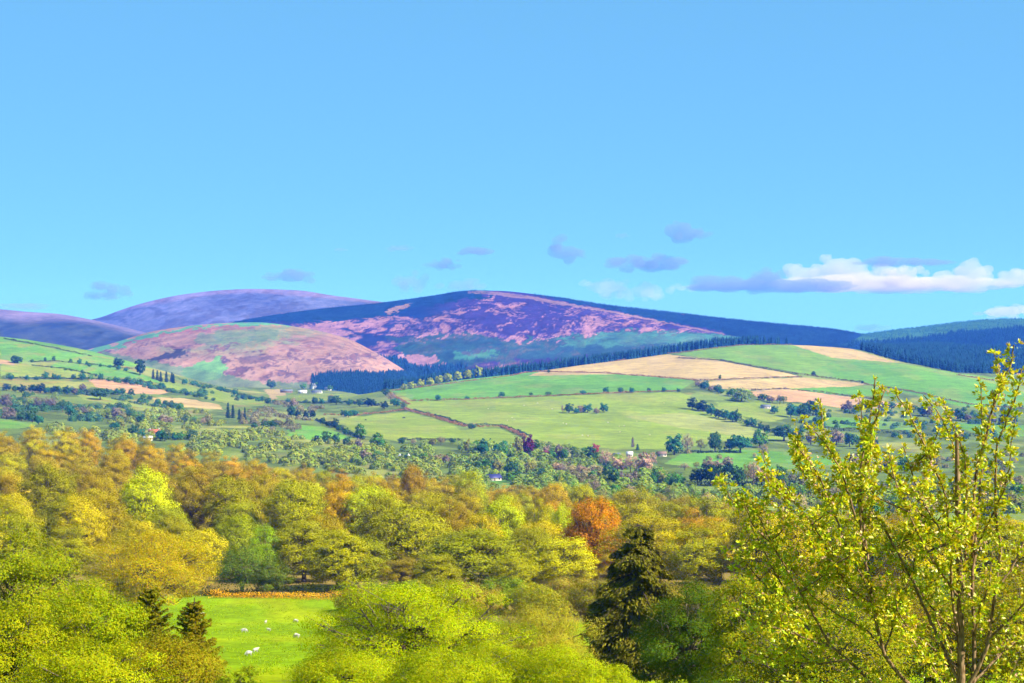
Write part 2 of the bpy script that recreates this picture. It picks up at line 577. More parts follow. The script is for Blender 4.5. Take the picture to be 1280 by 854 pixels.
def hill(name, crest, base, Yb, Yc, paint, xr, amp=5.0, power=0.8, seed=1):
    xs = np.arange(xr[0], xr[1] + 0.1, 1.6)
    t = np.concatenate([np.linspace(0, 0.5, 60), np.linspace(0.5, 1.0, 110)[1:], np.linspace(1.0, 1.7, 16)[1:]])
    cy = pchip([c[0] for c in crest], [c[1] for c in crest], xs)
    by = pchip([c[0] for c in base], [c[1] for c in base], xs)
    yc = np.interp(xs, [c[0] for c in crest], [c[1] for c in crest]) * 0.0 + cy
    T, XS = np.meshgrid(t, xs)
    s = np.sin(np.clip(T, 0, 1) * math.pi / 2) ** power
    YP = by[:, None] + (yc - by)[:, None] * s
    YD = Yb + (Yc - Yb) * T
    Z = CAMZ - (YP - HOR) / F * YD
    drop = smooth(1.0, 1.7, T) * (Z * 0 + 1)
    zc = CAMZ - (yc - HOR)[:, None] / F * Yc
    Z = np.where(T > 1, zc - drop * np.maximum(zc - (CAMZ - 130), 20), Z)
    X = (XS - 640) / F * YD
    w = smooth(0.0, 0.1, T) * (1 - smooth(0.9, 1.0, T) * 0.75)
    Z = Z + amp * w * (fbm(X / (Yc * 0.045), YD / (Yc * 0.05), seed, 5) - 0.5) * 2
    V = np.stack([X, YD, Z], -1).reshape(-1, 3)
    ypx = (HOR - (Z - CAMZ) / YD * F)
    col = paint(XS.ravel(), ypx.ravel(), V[:, 0], V[:, 1], V[:, 2], T.ravel())
    me = np_mesh(name, V, grid_faces(len(xs), len(t)), M_MOOR, col=np.clip(col * 0.50, 0.004, 0.8), smooth_shade=True)
    o = link(name, me, kind="structure")
    HILLS[name] = (xs, t, X, YD, Z, ypx)
    return o


PINK = hexc(0.42, 0.21, 0.25)
HEATH_HAZED = hexc(0.046, 0.026, 0.125)  # heather purple, pushed bluer so that haze is painted into it
DARKH_HAZED = hexc(0.014, 0.03, 0.10)  # dark heather with the blue of far air painted in
TEAL = hexc(0.06, 0.20, 0.07)


def paint_far(x, y, X, Y, Z, T):
    wx = x + (fbm(x / 30., y / 14., 74, 4) - 0.5) * 50 + (y - 380) * 1.2
    wy = y + (fbm(x / 26., y / 12., 76, 4) - 0.5) * 22
    n = fbm(wx / 55., wy / 16., 71, 5)[:, None]
    m = fbm(wx / 16., wy / 6., 73, 5)[:, None]
    c = hexc(0.15, 0.15, 0.30) * (0.45 + 1.0 * n)  # blue-violet base carries painted haze, besides the real haze volume
    d = smooth(0.48, 0.62, m)
    c = c * (1 - d * 0.6) + hexc(0.07, 0.05, 0.045) * d * 0.6
    right = smooth(300, 460, x)[:, None]
    c = c * (1 - right * 0.45) + hexc(0.07, 0.08, 0.06) * right * 0.45
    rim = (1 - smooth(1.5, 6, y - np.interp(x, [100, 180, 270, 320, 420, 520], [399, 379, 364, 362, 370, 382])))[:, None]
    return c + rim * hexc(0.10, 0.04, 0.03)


def paint_left(x, y, X, Y, Z, T):
    n = fbm(X / 200., (Z * 4) / 200., 75, 5)[:, None]
    c = hexc(0.24, 0.18, 0.30) * (0.6 + 0.8 * n)
    low = smooth(4, 18, y - np.interp(x, [-300, 0, 60, 120, 180], [380, 388, 392, 400, 414]) + (n[:, 0] - 0.5) * 12 + 6 * smooth(20, 90, x))[:, None]
    return c * (1 - low) + hexc(0.05, 0.06, 0.06) * (0.35 + 1.3 * fbm((x + y * 1.5) / 14., y / 5., 76, 4)[:, None]) * low


def paint_brown(x, y, X, Y, Z, T):
    wx = x + (fbm(x / 24., y / 12., 78, 4) - 0.5) * 40 + (y - 430) * 0.7
    wy = y + (fbm(x / 22., y / 10., 80, 4) - 0.5) * 20
    n = fbm(wx / 45., wy / 16., 77, 5)
    m = fbm(wx / 16., wy / 5.5, 79, 5)
    f = fbm(wx / 4., wy / 2.2, 81, 4)
    base = hexc(0.42, 0.25, 0.20)
    c = base * (0.75 + 0.5 * n)[:, None]
    g = smooth(0.40, 0.55, n) * smooth(150, 200, x) * (1 - smooth(400, 470, x)) * (1 - smooth(428, 455, y)) * 0.85
    c = c * (1 - g[:, None]) + hexc(0.20, 0.26, 0.10) * g[:, None]
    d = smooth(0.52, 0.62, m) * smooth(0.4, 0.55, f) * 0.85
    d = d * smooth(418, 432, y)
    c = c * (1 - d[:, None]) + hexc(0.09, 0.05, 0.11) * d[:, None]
    sh = (smooth(0.50, 0.60, f * 0.6 + m * 0.4) * smooth(416, 440, y) * 0.55)[:, None]  # dark shrub speckle plus blue shadow painted towards the hill's foot
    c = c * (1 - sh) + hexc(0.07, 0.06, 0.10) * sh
    ck = smooth(0.5, 0.62, f)[:, None] * 0.3
    c = c * (1 - ck) + hexc(0.50, 0.20, 0.07) * ck
    jx = x + (m - 0.5) * 26
    jy = y + (f - 0.5) * 6 + (m - 0.5) * 7

    def put(poly, cc, a=1.0):
        k = inpoly(jx, jy, poly)
        c[k] = c[k] * (1 - a) + np.asarray(cc) * a * (0.85 + 0.3 * f[k])[:, None]
    put([(90, 445), (130, 433), (180, 418), (230, 410), (330, 400), (370, 408), (330, 406), (250, 411), (190, 422), (130, 440), (95, 450)], (0.13, 0.34, 0.16))
    put([(150, 433), (200, 419), (270, 408), (330, 406), (300, 411), (230, 417), (180, 427)], (0.36, 0.14, 0.13), 0.8)
    put([(250, 418), (320, 412), (360, 411), (330, 424), (270, 432), (240, 428)], (0.16, 0.25, 0.10), 0.7)
    put([(220, 467), (240, 454), (262, 450), (282, 446), (282, 470), (262, 478), (235, 474)], (0.17, 0.36, 0.11))
    put([(180, 452), (200, 443), (235, 437), (232, 444), (205, 450), (185, 457)], (0.03, 0.035, 0.05), 0.85)
    put([(290, 447), (330, 442), (345, 447), (330, 453), (300, 455)], (0.09, 0.05, 0.07), 0.6)
    put([(390, 470), (440, 466), (500, 466), (540, 478), (520, 500), (390, 500)], FIRLAND_HAZED)
    put([(130, 440), (330, 478), (400, 480), (400, 500), (130, 500)], (0.14, 0.24, 0.09), 0.8)
    pk = (smooth(360, 420, x) * (1 - smooth(425, 445, y)))[:, None] * 0.7
    return c * (1 - pk) + hexc(0.34, 0.19, 0.14) * (0.8 + 0.4 * f[:, None]) * pk


FOR_A = [(265, 408), (340, 391), (400, 384), (470, 376), (540, 367), (590, 360), (625, 362), (600, 370), (560, 381), (500, 392), (450, 399), (400, 401), (330, 405)]
FOR_B = [(635, 361), (700, 370), (770, 380), (860, 390), (960, 401), (1060, 411), (1110, 425), (1110, 445), (860, 445), (930, 424), (900, 415), (860, 407), (770, 389), (700, 376)]
FOR_C = [(380, 468), (470, 462), (505, 466), (545, 460), (600, 462), (540, 490), (380, 492)]


def paint_heath(x, y, X, Y, Z, T):
    wx = x + (fbm(x / 30., y / 14., 84, 4) - 0.5) * 60 + (y - 400) * 0.9
    wy = y + (fbm(x / 26., y / 12., 86, 4) - 0.5) * 26
    n = fbm(wx / 60., wy / 18., 83, 5)
    m = fbm(wx / 20., wy / 6.5, 85, 5)
    f = fbm(wx / 5., wy / 2.4, 87, 4)
    tone = n * 0.32 + m * 0.34 + f * 0.34
    # heather is darker and more purple high on the right flank, pale grass in the middle band
    bias = 0.022 + 0.045 * smooth(560, 760, x) - 0.05 * np.exp(-((y - 420) / 11.0) ** 2) + 0.04 * smooth(395, 372, y) + 0.02 * (1 - smooth(400, 520, x))
    h = smooth(0.42, 0.57, tone + bias + (vnoise(x * 0.9, y * 1.3, 5) - 0.5) * 0.09)
    c = PINK * (0.85 + 0.4 * f)[:, None] * (1 - h)[:, None] + HEATH_HAZED * (0.6 + 0.9 * m)[:, None] * h[:, None]
    dk = np.maximum(smooth(0.53, 0.6, m * 0.6 + n * 0.4) * (1 - smooth(480, 600, x)) * 0.8, smooth(0.40, 0.50, m * 0.4 + f * 0.3 + n * 0.3 + 0.012 * (397 - y)) * (1 - smooth(520, 590, x)) * (1 - smooth(396, 410, y)))
    c = c * (1 - dk[:, None]) + DARKH_HAZED * dk[:, None]
    jx = x + (m - 0.5) * 40 + (f - 0.5) * 14
    jy = y + (f - 0.5) * 9 + (m - 0.5) * 14

    def put(poly, cc, a=1.0, v=0.3):
        k = inpoly(jx, jy, poly)
        c[k] = c[k] * (1 - a) + np.asarray(cc) * a * (1 - v + 2 * v * f[k])[:, None]
    put([(500, 432), (545, 418), (590, 417), (640, 428), (730, 420), (800, 414), (860, 414), (930, 420), (900, 440), (700, 450), (600, 455), (540, 470), (480, 474), (430, 458), (500, 450)], (0.03, 0.10, 0.08), 0.8, 0.6)
    put([(700, 424), (800, 416), (880, 416), (930, 422), (860, 432), (700, 434)], (0.08, 0.24, 0.15), 0.6, 0.5)
    put([(505, 446), (525, 443), (552, 447), (556, 455), (530, 457), (505, 452)], PINK * 1.1, 0.9)
    put([(572, 442), (615, 437), (630, 442), (600, 450), (575, 452)], (0.08, 0.28, 0.14), 0.7)
    put([(430, 440), (500, 447), (510, 460), (600, 458), (560, 475), (430, 480)], FIRLAND_HAZED, 0.85)
    put([(490, 424), (540, 419), (600, 425), (560, 437), (505, 437)], (0.03, 0.07, 0.05), 0.6, 0.5)
    for poly in (FOR_A, FOR_B):
        k = inpoly(x + (m - 0.5) * 30, y + (f - 0.5) * 8 + (m - 0.5) * 10, poly)
        c[k] = FIRLAND_HAZED * (0.4 + 1.2 * f[k])[:, None]
    ln = np.interp(x, [585, 620, 660, 700, 770, 860, 905], [364, 365.5, 371, 378, 390, 408, 417])
    k = (np.abs(y - ln + (f - 0.5) * 3 - 1) < np.interp(x, [585, 640, 760, 900], [1.5, 2.4, 1.2, 1.0])) & (x > 585) & (x < 905)
    c[k] = c[k] * 0.35 + hexc(0.34, 0.20, 0.18) * 0.65
    k = inpoly(jx, y + (f - 0.5) * 3, [(474, 390), (500, 383), (522, 379), (520, 383), (495, 391), (478, 393)])
    c[k] = hexc(0.38, 0.22, 0.15)
    return c


def paint_right(x, y, X, Y, Z, T):
    f = fbm(X / 40., (Z * 4) / 30., 91, 4)
    line = np.interp(x, [1040, 1130, 1180, 1230, 1280, 1600], [432, 424, 418, 412, 409, 405])
    k = smooth(-2, 2, y - line + (f - 0.5) * 4)[:, None]
    c = hexc(0.06, 0.17, 0.08) * (0.7 + 0.6 * f)[:, None] * (1 - k) + FIRLAND_HAZED * (0.7 + 0.6 * f)[:, None] * k
    return c


hill("far_hill", [(-300, 412), (0, 405), (100, 402), (125, 397), (150, 388), (180, 378.5), (230, 368), (270, 364), (320, 361.5), (370, 363), (420, 370), (470, 376.5), (540, 388), (620, 402), (900, 420)],
     [(-300, 470), (900, 470)], 6000, 7600, paint_far, (-300, 900), 9, 0.9, 3)
hill("left_hill", [(-560, 372), (-300, 374), (-100, 381), (0, 386.5), (40, 390), (70, 392), (110, 399), (140, 406), (190, 418), (260, 436)],
     [(-560, 470), (260, 470)], 4700, 6000, paint_left, (-560, 260), 7, 0.85, 5)
hill("heather_hill", [(200, 424), (280, 405), (340, 394), (400, 386), (470, 379), (540, 369.5), (575, 364), (590, 363), (620, 363.5), (690, 370.5), (760, 381.5), (850, 391.5), (950, 402.5), (1040, 411), (1075, 417), (1120, 427), (1240, 440)],
     [(200, 480), (480, 490), (800, 470), (1240, 470)], 4000, 5300, paint_heath, (200, 1240), 6, 0.9, 7)
hill("brown_hill", [(-20, 470), (60, 447), (100, 439), (130, 432), (200, 412.5), (270, 404.5), (320, 403), (380, 410.5), (430, 422), (470, 441), (505, 462), (545, 486), (600, 500)],
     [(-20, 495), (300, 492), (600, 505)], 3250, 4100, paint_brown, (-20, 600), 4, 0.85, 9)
hill("right_ridge", [(980, 436), (1040, 427), (1065, 420.5), (1100, 415), (1160, 408), (1210, 402), (1260, 399), (1290, 398.5), (1400, 395), (1600, 398), (1860, 405)],
     [(980, 450), (1860, 450)], 4150, 5200, paint_right, (980, 1860), 5, 0.9, 11)
gx = np.linspace(-5600, 5600, 20)
gy = np.linspace(3900, 9300, 20)
XX, YY = np.meshgrid(gx, gy, indexing='ij')
V = np.stack([XX, YY, np.full_like(XX, CAMZ - 142)], -1).reshape(-1, 3)
link("far_ground", np_mesh("far_ground", V, grid_faces(20, 20), M_LAND, col=np.tile(G_OLIVE, (len(V), 1))), kind="structure")


def on_hill(name, n, poly, rng, tmax=1.0, rag=5):
    """random points of a hill that lie inside a polygon of the land-cover map"""
    xs, t, X, Yd, Z, yp = HILLS[name]
    x0, x1 = min(p[0] for p in poly), max(p[0] for p in poly)
    fi = np.interp(rng.uniform(x0, x1, n), xs, np.arange(len(xs)))
    nt = np.searchsorted(t, tmax)
    fj = np.interp(rng.uniform(0, tmax, n), t, np.arange(len(t)))
    i = np.clip(fi.astype(int), 0, len(xs) - 2)
    j = np.clip(fj.astype(int), 0, len(t) - 2)
    a, b = fi - i, fj - j

    def bl(G):
        return (G[i, j] * (1 - a) + G[i + 1, j] * a) * (1 - b) + (G[i, j + 1] * (1 - a) + G[i + 1, j + 1] * a) * b
    P = np.stack([bl(X), bl(Yd), bl(Z)], -1)
    px_, py_ = xs[i], bl(yp)
    rg = fbm(px_ / 9., py_ / 4., 12, 3) - 0.5
    k = inpoly(px_ + rg * 16, py_ + rg * rag, poly)
    return P[k]


# ------------------------------------------------------------------ conifer plantations (uncountable woods)
def cone_wood(name, P, rng, h=(13, 19), r=0.19, color=(0.018, 0.05, 0.03)):
    color = (color[0] * 0.8, color[1] * 0.8, color[2] * 1.6)  # less red, more blue: haze tint painted into the needles
    n = len(P)
    H = rng.uniform(h[0], h[1], n)
    g = Geo()
    k = 6
    th = np.arange(k) / k * 2 * math.pi
    tiers = [(0.0, 1.0, 0.5), (0.3, 0.75, 0.75), (0.55, 0.5, 1.0)]
    for z0, rr, z1 in tiers:
        rad_ = (H * r)[:, None] * rr * rng.uniform(0.75, 1.2, (n, k))
        a = th[None, :] + rng.uniform(0, 6, n)[:, None]
        ring = np.stack([P[:, 0:1] + rad_ * np.cos(a), P[:, 1:2] + rad_ * np.sin(a), P[:, 2:3] + (H * z0)[:, None] + rng.uniform(0, 1.2, (n, k))], -1)
        apex = np.stack([P[:, 0], P[:, 1], P[:, 2] + H * z1], -1)[:, None]
        V = np.concatenate([ring, apex], 1).reshape(-1, 3)
        base = np.arange(n)[:, None, None] * (k + 1)
        tri = np.array([(q, (q + 1) % k, k) for q in range(k)])[None]
        g.add(V, (base + tri).reshape(-1, 3), np.repeat(rng.random(n), k + 1))
    o = link(name, g.mesh(name, M_FIR))
    o.color = (*color, 1)
    o["kind"] = "stuff"
    return o


def wood_pts(n, xr, Yr, test, rng):
    x = rng.uniform(xr[0], xr[1], n)
    Y = rng.uniform(Yr[0], Yr[1], n)
    z = ground(x, Y)
    yp = HOR - (z - CAMZ) / Y * F
    k = test(x, Y, yp)
    return np.stack([PX(x, Y), Y, z], -1)[k]


rng = np.random.default_rng(5)
cr_x = [470, 560, 640, 720, 800, 860, 930, 990]
cr_Y = [2540, 2660, 2730, 2820, 2905, 2960, 3030, 3040]
P = wood_pts(9000, (480, 985), (2520, 3300), lambda x, Y, yp: (Y > np.interp(x, cr_x, cr_Y) + 25 + 30 * vnoise(x / 15., x * 0, 3)) & (Y < np.interp(x, cr_x, cr_Y) + np.interp(x, [480, 620, 800, 930, 985], [90, 260, 260, 120, 60])), rng)
o = cone_wood("crest_conifer_forest", P, rng, (14, 21), 0.17, (0.012, 0.045, 0.03))
tag(o, "blue green conifer plantation strip along the crest behind the tan field", "forest")
P = wood_pts(26000, (1000, 1800), (2650, 3900), lambda x, Y, yp: (yp < plant_low(x)) & (Y > 2660) & ~inpoly(x, yp, FIELDS[-2][0]) & ~inpoly(x, yp, FIELDS[-1][0]), rng)
o = cone_wood("hillside_conifer_forest", P, rng, (13, 20), 0.19, (0.012, 0.045, 0.032))
tag(o, "broad dark blue conifer plantation below the right hand ridge", "forest")
o = cone_wood("ridge_conifer_forest", on_hill("heather_hill", 12000, FOR_B, rng, 1.03), rng, (3, 5), 0.2, (0.012, 0.03, 0.03))
tag(o, "dark conifer forest covering the right shoulder of the heather hill", "forest")
o = cone_wood("hilltop_conifer_forest", on_hill("heather_hill", 9000, [(a, b - 3) for a, b in FOR_A[:7]] + FOR_A[7:], rng, 1.02, 16), rng, (2, 4), 0.2, (0.012, 0.028, 0.03))
tag(o, "dark conifer forest fringing the left crest of the heather hill", "forest")
o = cone_wood("valley_conifer_forest", on_hill("brown_hill", 15000, [(388, 472), (410, 466), (470, 467), (505, 465), (545, 478), (530, 500), (388, 500)], rng), rng, (6, 10), 0.2, (0.01, 0.04, 0.035))
tag(o, "dark blue conifer forest at the foot of the brown hill", "forest")
o = cone_wood("foot_conifer_forest", on_hill("heather_hill", 9000, [(440, 442), (500, 450), (515, 460), (590, 457), (560, 478), (440, 480)], rng), rng, (11, 17), 0.2, (0.01, 0.04, 0.035))
tag(o, "dark conifer forest at the foot of the heather hill", "forest")
o = cone_wood("far_ridge_conifer_forest", on_hill("right_ridge", 14000, [(1060, 428), (1130, 424), (1180, 418), (1230, 412), (1280, 409), (1700, 402), (1700, 445), (1060, 445)], rng), rng, (7, 12), 0.2, (0.01, 0.04, 0.035))
tag(o, "dark conifer forest on the lower face of the right hand ridge", "forest")
o = cone_wood("young_conifer_forest", on_hill("right_ridge", 9000, [(1060, 419), (1100, 412), (1160, 405), (1260, 396), (1400, 392), (1700, 395), (1700, 402), (1280, 408), (1180, 417), (1100, 424)], rng, 1.02), rng, (3, 6), 0.3, (0.03, 0.11, 0.06))
tag(o, "teal young conifer forest along the top of the right hand ridge", "forest")


# ------------------------------------------------------------------ broadleaf tree generator
def crown_tree(seed, Rr, H, cb, npad, nleaf, leaf, flat=0.55, asp=0.6, twig=0.0, limbs=True, umin=-0.3, padr=(0.24, 0.4), up=0.35, trunk_r=None, droop=0.0, inner=0.12, ragged=0.15, skirt=0.0, rrng=(0.62, 0.9)):
    """returns (trunk Geo, crown Geo): limbs carrying separate pads of leaves"""
    rng = np.random.default_rng(seed)
    tg, cg = Geo(), Geo()
    hc = (H - cb)
    ctr = np.array([0, 0, cb + hc * 0.42])
    tr = trunk_r or Rr * 0.055
    # trunk
    lean = rng.normal(0, 0.03, 2) * H
    tp = [np.array([0, 0, -0.6])]
    for k in range(1, 6):
        f = k / 5
        tp.append(np.array([lean[0] * f * f + rng.normal(0, 0.02) * Rr, lean[1] * f * f + rng.normal(0, 0.02) * Rr, (cb + hc * 0.5) * f]))
    tp = np.array(tp)
    V, Q = tube(tp, tr * np.array([1.5, 1.0, 0.85, 0.7, 0.5, 0.25]), 7)
    tg.add(V, Q)
    ph = np.arange(npad) * 2.39996 + rng.uniform(0, 6)
    u = umin + (1 - umin) * (np.arange(npad) + rng.uniform(0.1, 0.9, npad)) / npad
    rr = rng.uniform(*rrng, npad)
    ninn = max(1, int(npad * 0.15))
    rr[rng.choice(npad, ninn, replace=False)] *= 0.55
    s = np.sqrt(np.clip(1 - u * u, 0, 1))
    s = np.where(u < 0, np.maximum(s, skirt), s)
    lump = 1 + ragged * rng.normal(0, 1, npad)
    pc = ctr + np.stack([Rr * s * np.cos(ph) * rr * lump, Rr * s * np.sin(ph) * rr * lump,
                         np.where(u > 0, hc * 0.58 * u * rr * lump, hc * 0.46 * u * (1 + 0.1 * (lump - 1)))], -1)
    pr = Rr * rng.uniform(padr[0], padr[1], npad)
    wts = pr ** 2
    cnt = np.maximum(8, (nleaf * wts / wts.sum()).astype(int))
    for k in range(npad):
        if limbs:
            t0 = rng.uniform(0.45, 0.95)
            a = tp[0] * 0 + np.array([np.interp(t0 * 5, range(6), tp[:, q]) for q in range(3)])
            b = pc[k]
            midp = a * 0.45 + b * 0.55 + np.array([0, 0, -0.06 * Rr]) + rng.normal(0, 0.05, 3) * Rr
            midq = a * 0.75 + b * 0.25 + rng.normal(0, 0.03, 3) * Rr
            V, Q = tube([a, midq, midp, b], tr * np.array([0.42, 0.32, 0.22, 0.08]), 4)
            tg.add(V, Q)
            for _ in range(3):
                e = b + rng.normal(0, 0.55, 3) * pr[k] * np.array([1, 1, 0.6])
                V, Q = tube([midp * 0.5 + b * 0.5, e], tr * np.array([0.1, 0.03]), 3)
                tg.add(V, Q)
        n = cnt[k]
        d = unit(rng.normal(size=(n, 3)))
        d[:, 2] = d[:, 2] * 0.85 + 0.22
        rho = rng.random(n) ** (1 / 3.2)
        rho = np.where(rng.random(n) < inner, rho * 0.6, rho)
        lumpn = 0.8 + 0.4 * vnoise(d[:, 0] * 2.2 + k * 3.1, d[:, 1] * 2.2 + d[:, 2] * 1.7, seed)
        off = d * (rho * lumpn * pr[k])[:, None]
        off[:, 2] *= flat
        off[:, 2] -= droop * (off[:, 0] ** 2 + off[:, 1] ** 2) / pr[k]
        Pp = pc[k] + off
        od = unit((Pp - ctr) / np.array([Rr, Rr, max(hc * 0.55, 0.1)]))
        N = unit(d * 0.45 + od * 0.6 + np.array([0, 0, up * 0.6]) + rng.normal(0, 0.33, (n, 3)))
        sz = leaf * rng.uniform(0.7, 1.35, n)
        tw = rng.random(n) < twig
        out = unit(Pp - (ctr - np.array([0, 0, 0.3 * hc])))
        T = np.where(tw[:, None], out + rng.normal(0, 0.35, (n, 3)) + np.array([0, 0, 0.3]), rng.normal(size=(n, 3)))
        L = np.where(tw, sz * 2.6, sz)
        W = np.where(tw, sz * 0.22, sz * asp)
        V, Q = cards(Pp, N, L, W, rng, T)
        shade = np.clip(0.5 + rng.normal(0, 0.2, n) + rng.normal(0, 0.12), 0, 1)
        cg.add(V, Q, np.repeat(shade, 4))
    return tg, cg


def conifer_tree(seed, Rr, H, nleaf, leaf, droop=0.35, cb=0.05, gap=0.1):
    rng = np.random.default_rng(seed)
    tg, cg = Geo(), Geo()
    V, Q = tube([(0, 0, -0.5), (0, 0, H * 0.5), (0, 0, H * 0.98)], [Rr * 0.09, Rr * 0.05, 0.02], 6)
    tg.add(V, Q)
    nb = 150
    fz = np.sort(rng.uniform(cb, 0.97, nb))
    for k in range(nb):
        ang = k * 2.39996 + rng.normal(0, 0.3)
        ln = Rr * (1 - fz[k]) ** 0.7 * rng.uniform(0.5, 1.15) + 0.10 * Rr
        z0 = fz[k] * H
        e = np.array([math.cos(ang) * ln, math.sin(ang) * ln, z0 - droop * ln + 0.1 * ln])
        m_ = np.array([math.cos(ang) * ln * 0.5, math.sin(ang) * ln * 0.5, z0 - droop * 0.3 * ln])
        V, Q = tube([(0, 0, z0), m_, e], [Rr * 0.02, Rr * 0.013, 0.01], 3)
        tg.add(V, Q)
        n = max(6, int(nleaf / nb * (0.3 + 1.4 * ln / Rr)))
        t = rng.uniform(0.15, 1.05, n)
        p = np.where(t[:, None] < 0.5, np.array([0, 0, z0]) + (m_ - np.array([0, 0, z0])) * (t * 2)[:, None], m_ + (e - m_) * (t * 2 - 1)[:, None])
        side = np.array([-math.sin(ang), math.cos(ang), 0])
        w = 0.34 * ln * (1.15 - t * 0.7)
        p = p + side * (rng.normal(0, 0.6, n) * w)[:, None] + np.array([0, 0, -1]) * (np.abs(rng.normal(0, 0.35, n)) * w * 1.4)[:, None]
        N = unit(np.array([math.cos(ang), math.sin(ang), 0.9]) * 0.6 + rng.normal(0, 0.5, (n, 3)))
        T = np.array([math.cos(ang), math.sin(ang), -droop]) + rng.normal(0, 0.35, (n, 3))
        V, Q = cards(p, N, leaf * rng.uniform(0.8, 1.6, n), leaf * 0.45, rng, T)
        cg.add(V, Q, np.repeat(np.clip(0.5 + rng.normal(0, 0.22, n), 0, 1), 4))
    return tg, cg


def proto(tg, cg, name, leafm, barkm):
    return tg.mesh(name + "_trunk", barkm), cg.mesh(name + "_crown", leafm)


def one_mesh(tg, cg, name, leafm, barkm):
    g = Geo()
    g.V, g.A, g.Q, g.n = list(tg.V), list(tg.A), list(tg.Q), tg.n
    g.M = [np.full(len(q), 1) for q in tg.Q]
    for V, A, Q in zip(cg.V, cg.A, cg.Q):
        g.V.append(V)
        g.A.append(A)
        g.Q.append(Q + tg.n)
        g.M.append(np.zeros(len(Q)))
    g.n += cg.n
    return g.mesh(name, [leafm, barkm])


# ------------------------------------------------------------------ the wood
WOOD = []          # (trunk, crown, R, H, kind)
for s in range(7):
    WOOD.append((*proto(*crown_tree(100 + s, 6.5, 17, 1.6, 72, 23000, 0.31, 0.9, rrng=(0.72, 0.84), umin=-0.75, skirt=0.75, up=0.3, padr=(0.19, 0.30), ragged=0.05), "oak", M_LEAF, M_BARK), 6.5, 17, "leafy"))
for s in range(4):
    WOOD.append((*proto(*crown_tree(200 + s, 6.0, 17.5, 1.8, 50, 18000, 0.29, 0.9, twig=0.2, umin=-0.75, padr=(0.22, 0.34), up=0.3, skirt=0.7, ragged=0.08), "ash", M_LEAF, M_BARK), 6.0, 17.5, "thin"))
for s in range(4):
    WOOD.append((*proto(*crown_tree(300 + s, 5.2, 18, 2.5, 44, 14000, 0.30, 0.95, twig=0.5, umin=-0.7, padr=(0.24, 0.36), up=0.35, inner=0.3, skirt=0.6), "birch", M_LEAF, M_BARK), 5.2, 18, "twiggy"))
KIDX = {"leafy": list(range(7)), "thin": list(range(7, 11)), "twiggy": list(range(11, 15))}

WCOL = {
    "olive green": (0.276, 0.264, 0.003),
    "mustard yellow": (0.390, 0.323, 0.003),
    "bright yellow green": (0.457, 0.475, 0.003),
    "golden brown": (0.370, 0.271, 0.004),
    "tawny brown": (0.316, 0.238, 0.008),
    "orange brown": (0.430, 0.264, 0.004),
    "rust orange": (0.444, 0.198, 0.002),
    "fresh green": (0.215, 0.317, 0.006),
    "yellow green": (0.356, 0.350, 0.003),
}
LANDMARKS = [(0, "the left edge hedges"), (70, "the hillside hedgerows"), (128, "the lone hillside oak"), (190, "the red roofed house"), (290, "the pointed dark conifers"),
             (375, "the white farm"), (455, "the round green tree pair"), (545, "the two dark cows"), (617, "the blue roofed barn"), (661, "the copper beech"),
             (743, "the crimson tree"), (790, "the pink blossom trees"), (845, "the big round tree"), (905, "the dark cedars"), (965, "the pale bare tree"), (1060, "the cherry's left shoots"),
             (1200, "the cherry trunk"), (1290, "the right edge shoots")]
ROWS = ["front row", "second row", "third row", "fourth row", "fifth row", "sixth row", "seventh row", "eighth row", "ninth row", "tenth row", "back row"]


def near_mark(x):
    return min(LANDMARKS, key=lambda q: abs(q[0] - x))[1]


def wood_tree(x, Y, ytop, w, colname, kind, row, rnd):
    gz = float(ground(np.array(x), np.array(Y)))
    h = PZ(ytop, Y) - gz
    h = max(6.0, h)
    k = rnd.choice(KIDX[kind])
    t, c, R0, H0, _ = WOOD[k]
    sx = (w / F * Y / 2) / (R0 * 1.02)
    e = empty("woodland_tree", (PX(x, Y), Y, gz), rnd.uniform(0, 6.28), (sx, sx, h / H0))
    link("trunk", t, e)
    o = link("crown", c, e)
    base = WCOL[colname]
    j = rnd.uniform(0.72, 1.18)
    o.color = (base[0] * j * rnd.uniform(0.94, 1.06), base[1] * j * rnd.uniform(0.94, 1.06), base[2], 1)
    shape = {"leafy": "full leafed", "thin": "thin leafed", "twiggy": "twiggy"}[kind]
    tag(e, f"{shape} {colname} tree, wood's {row}, below {near_mark(x)}", "tree", "trees of the wood beyond the meadow", x)
    return e


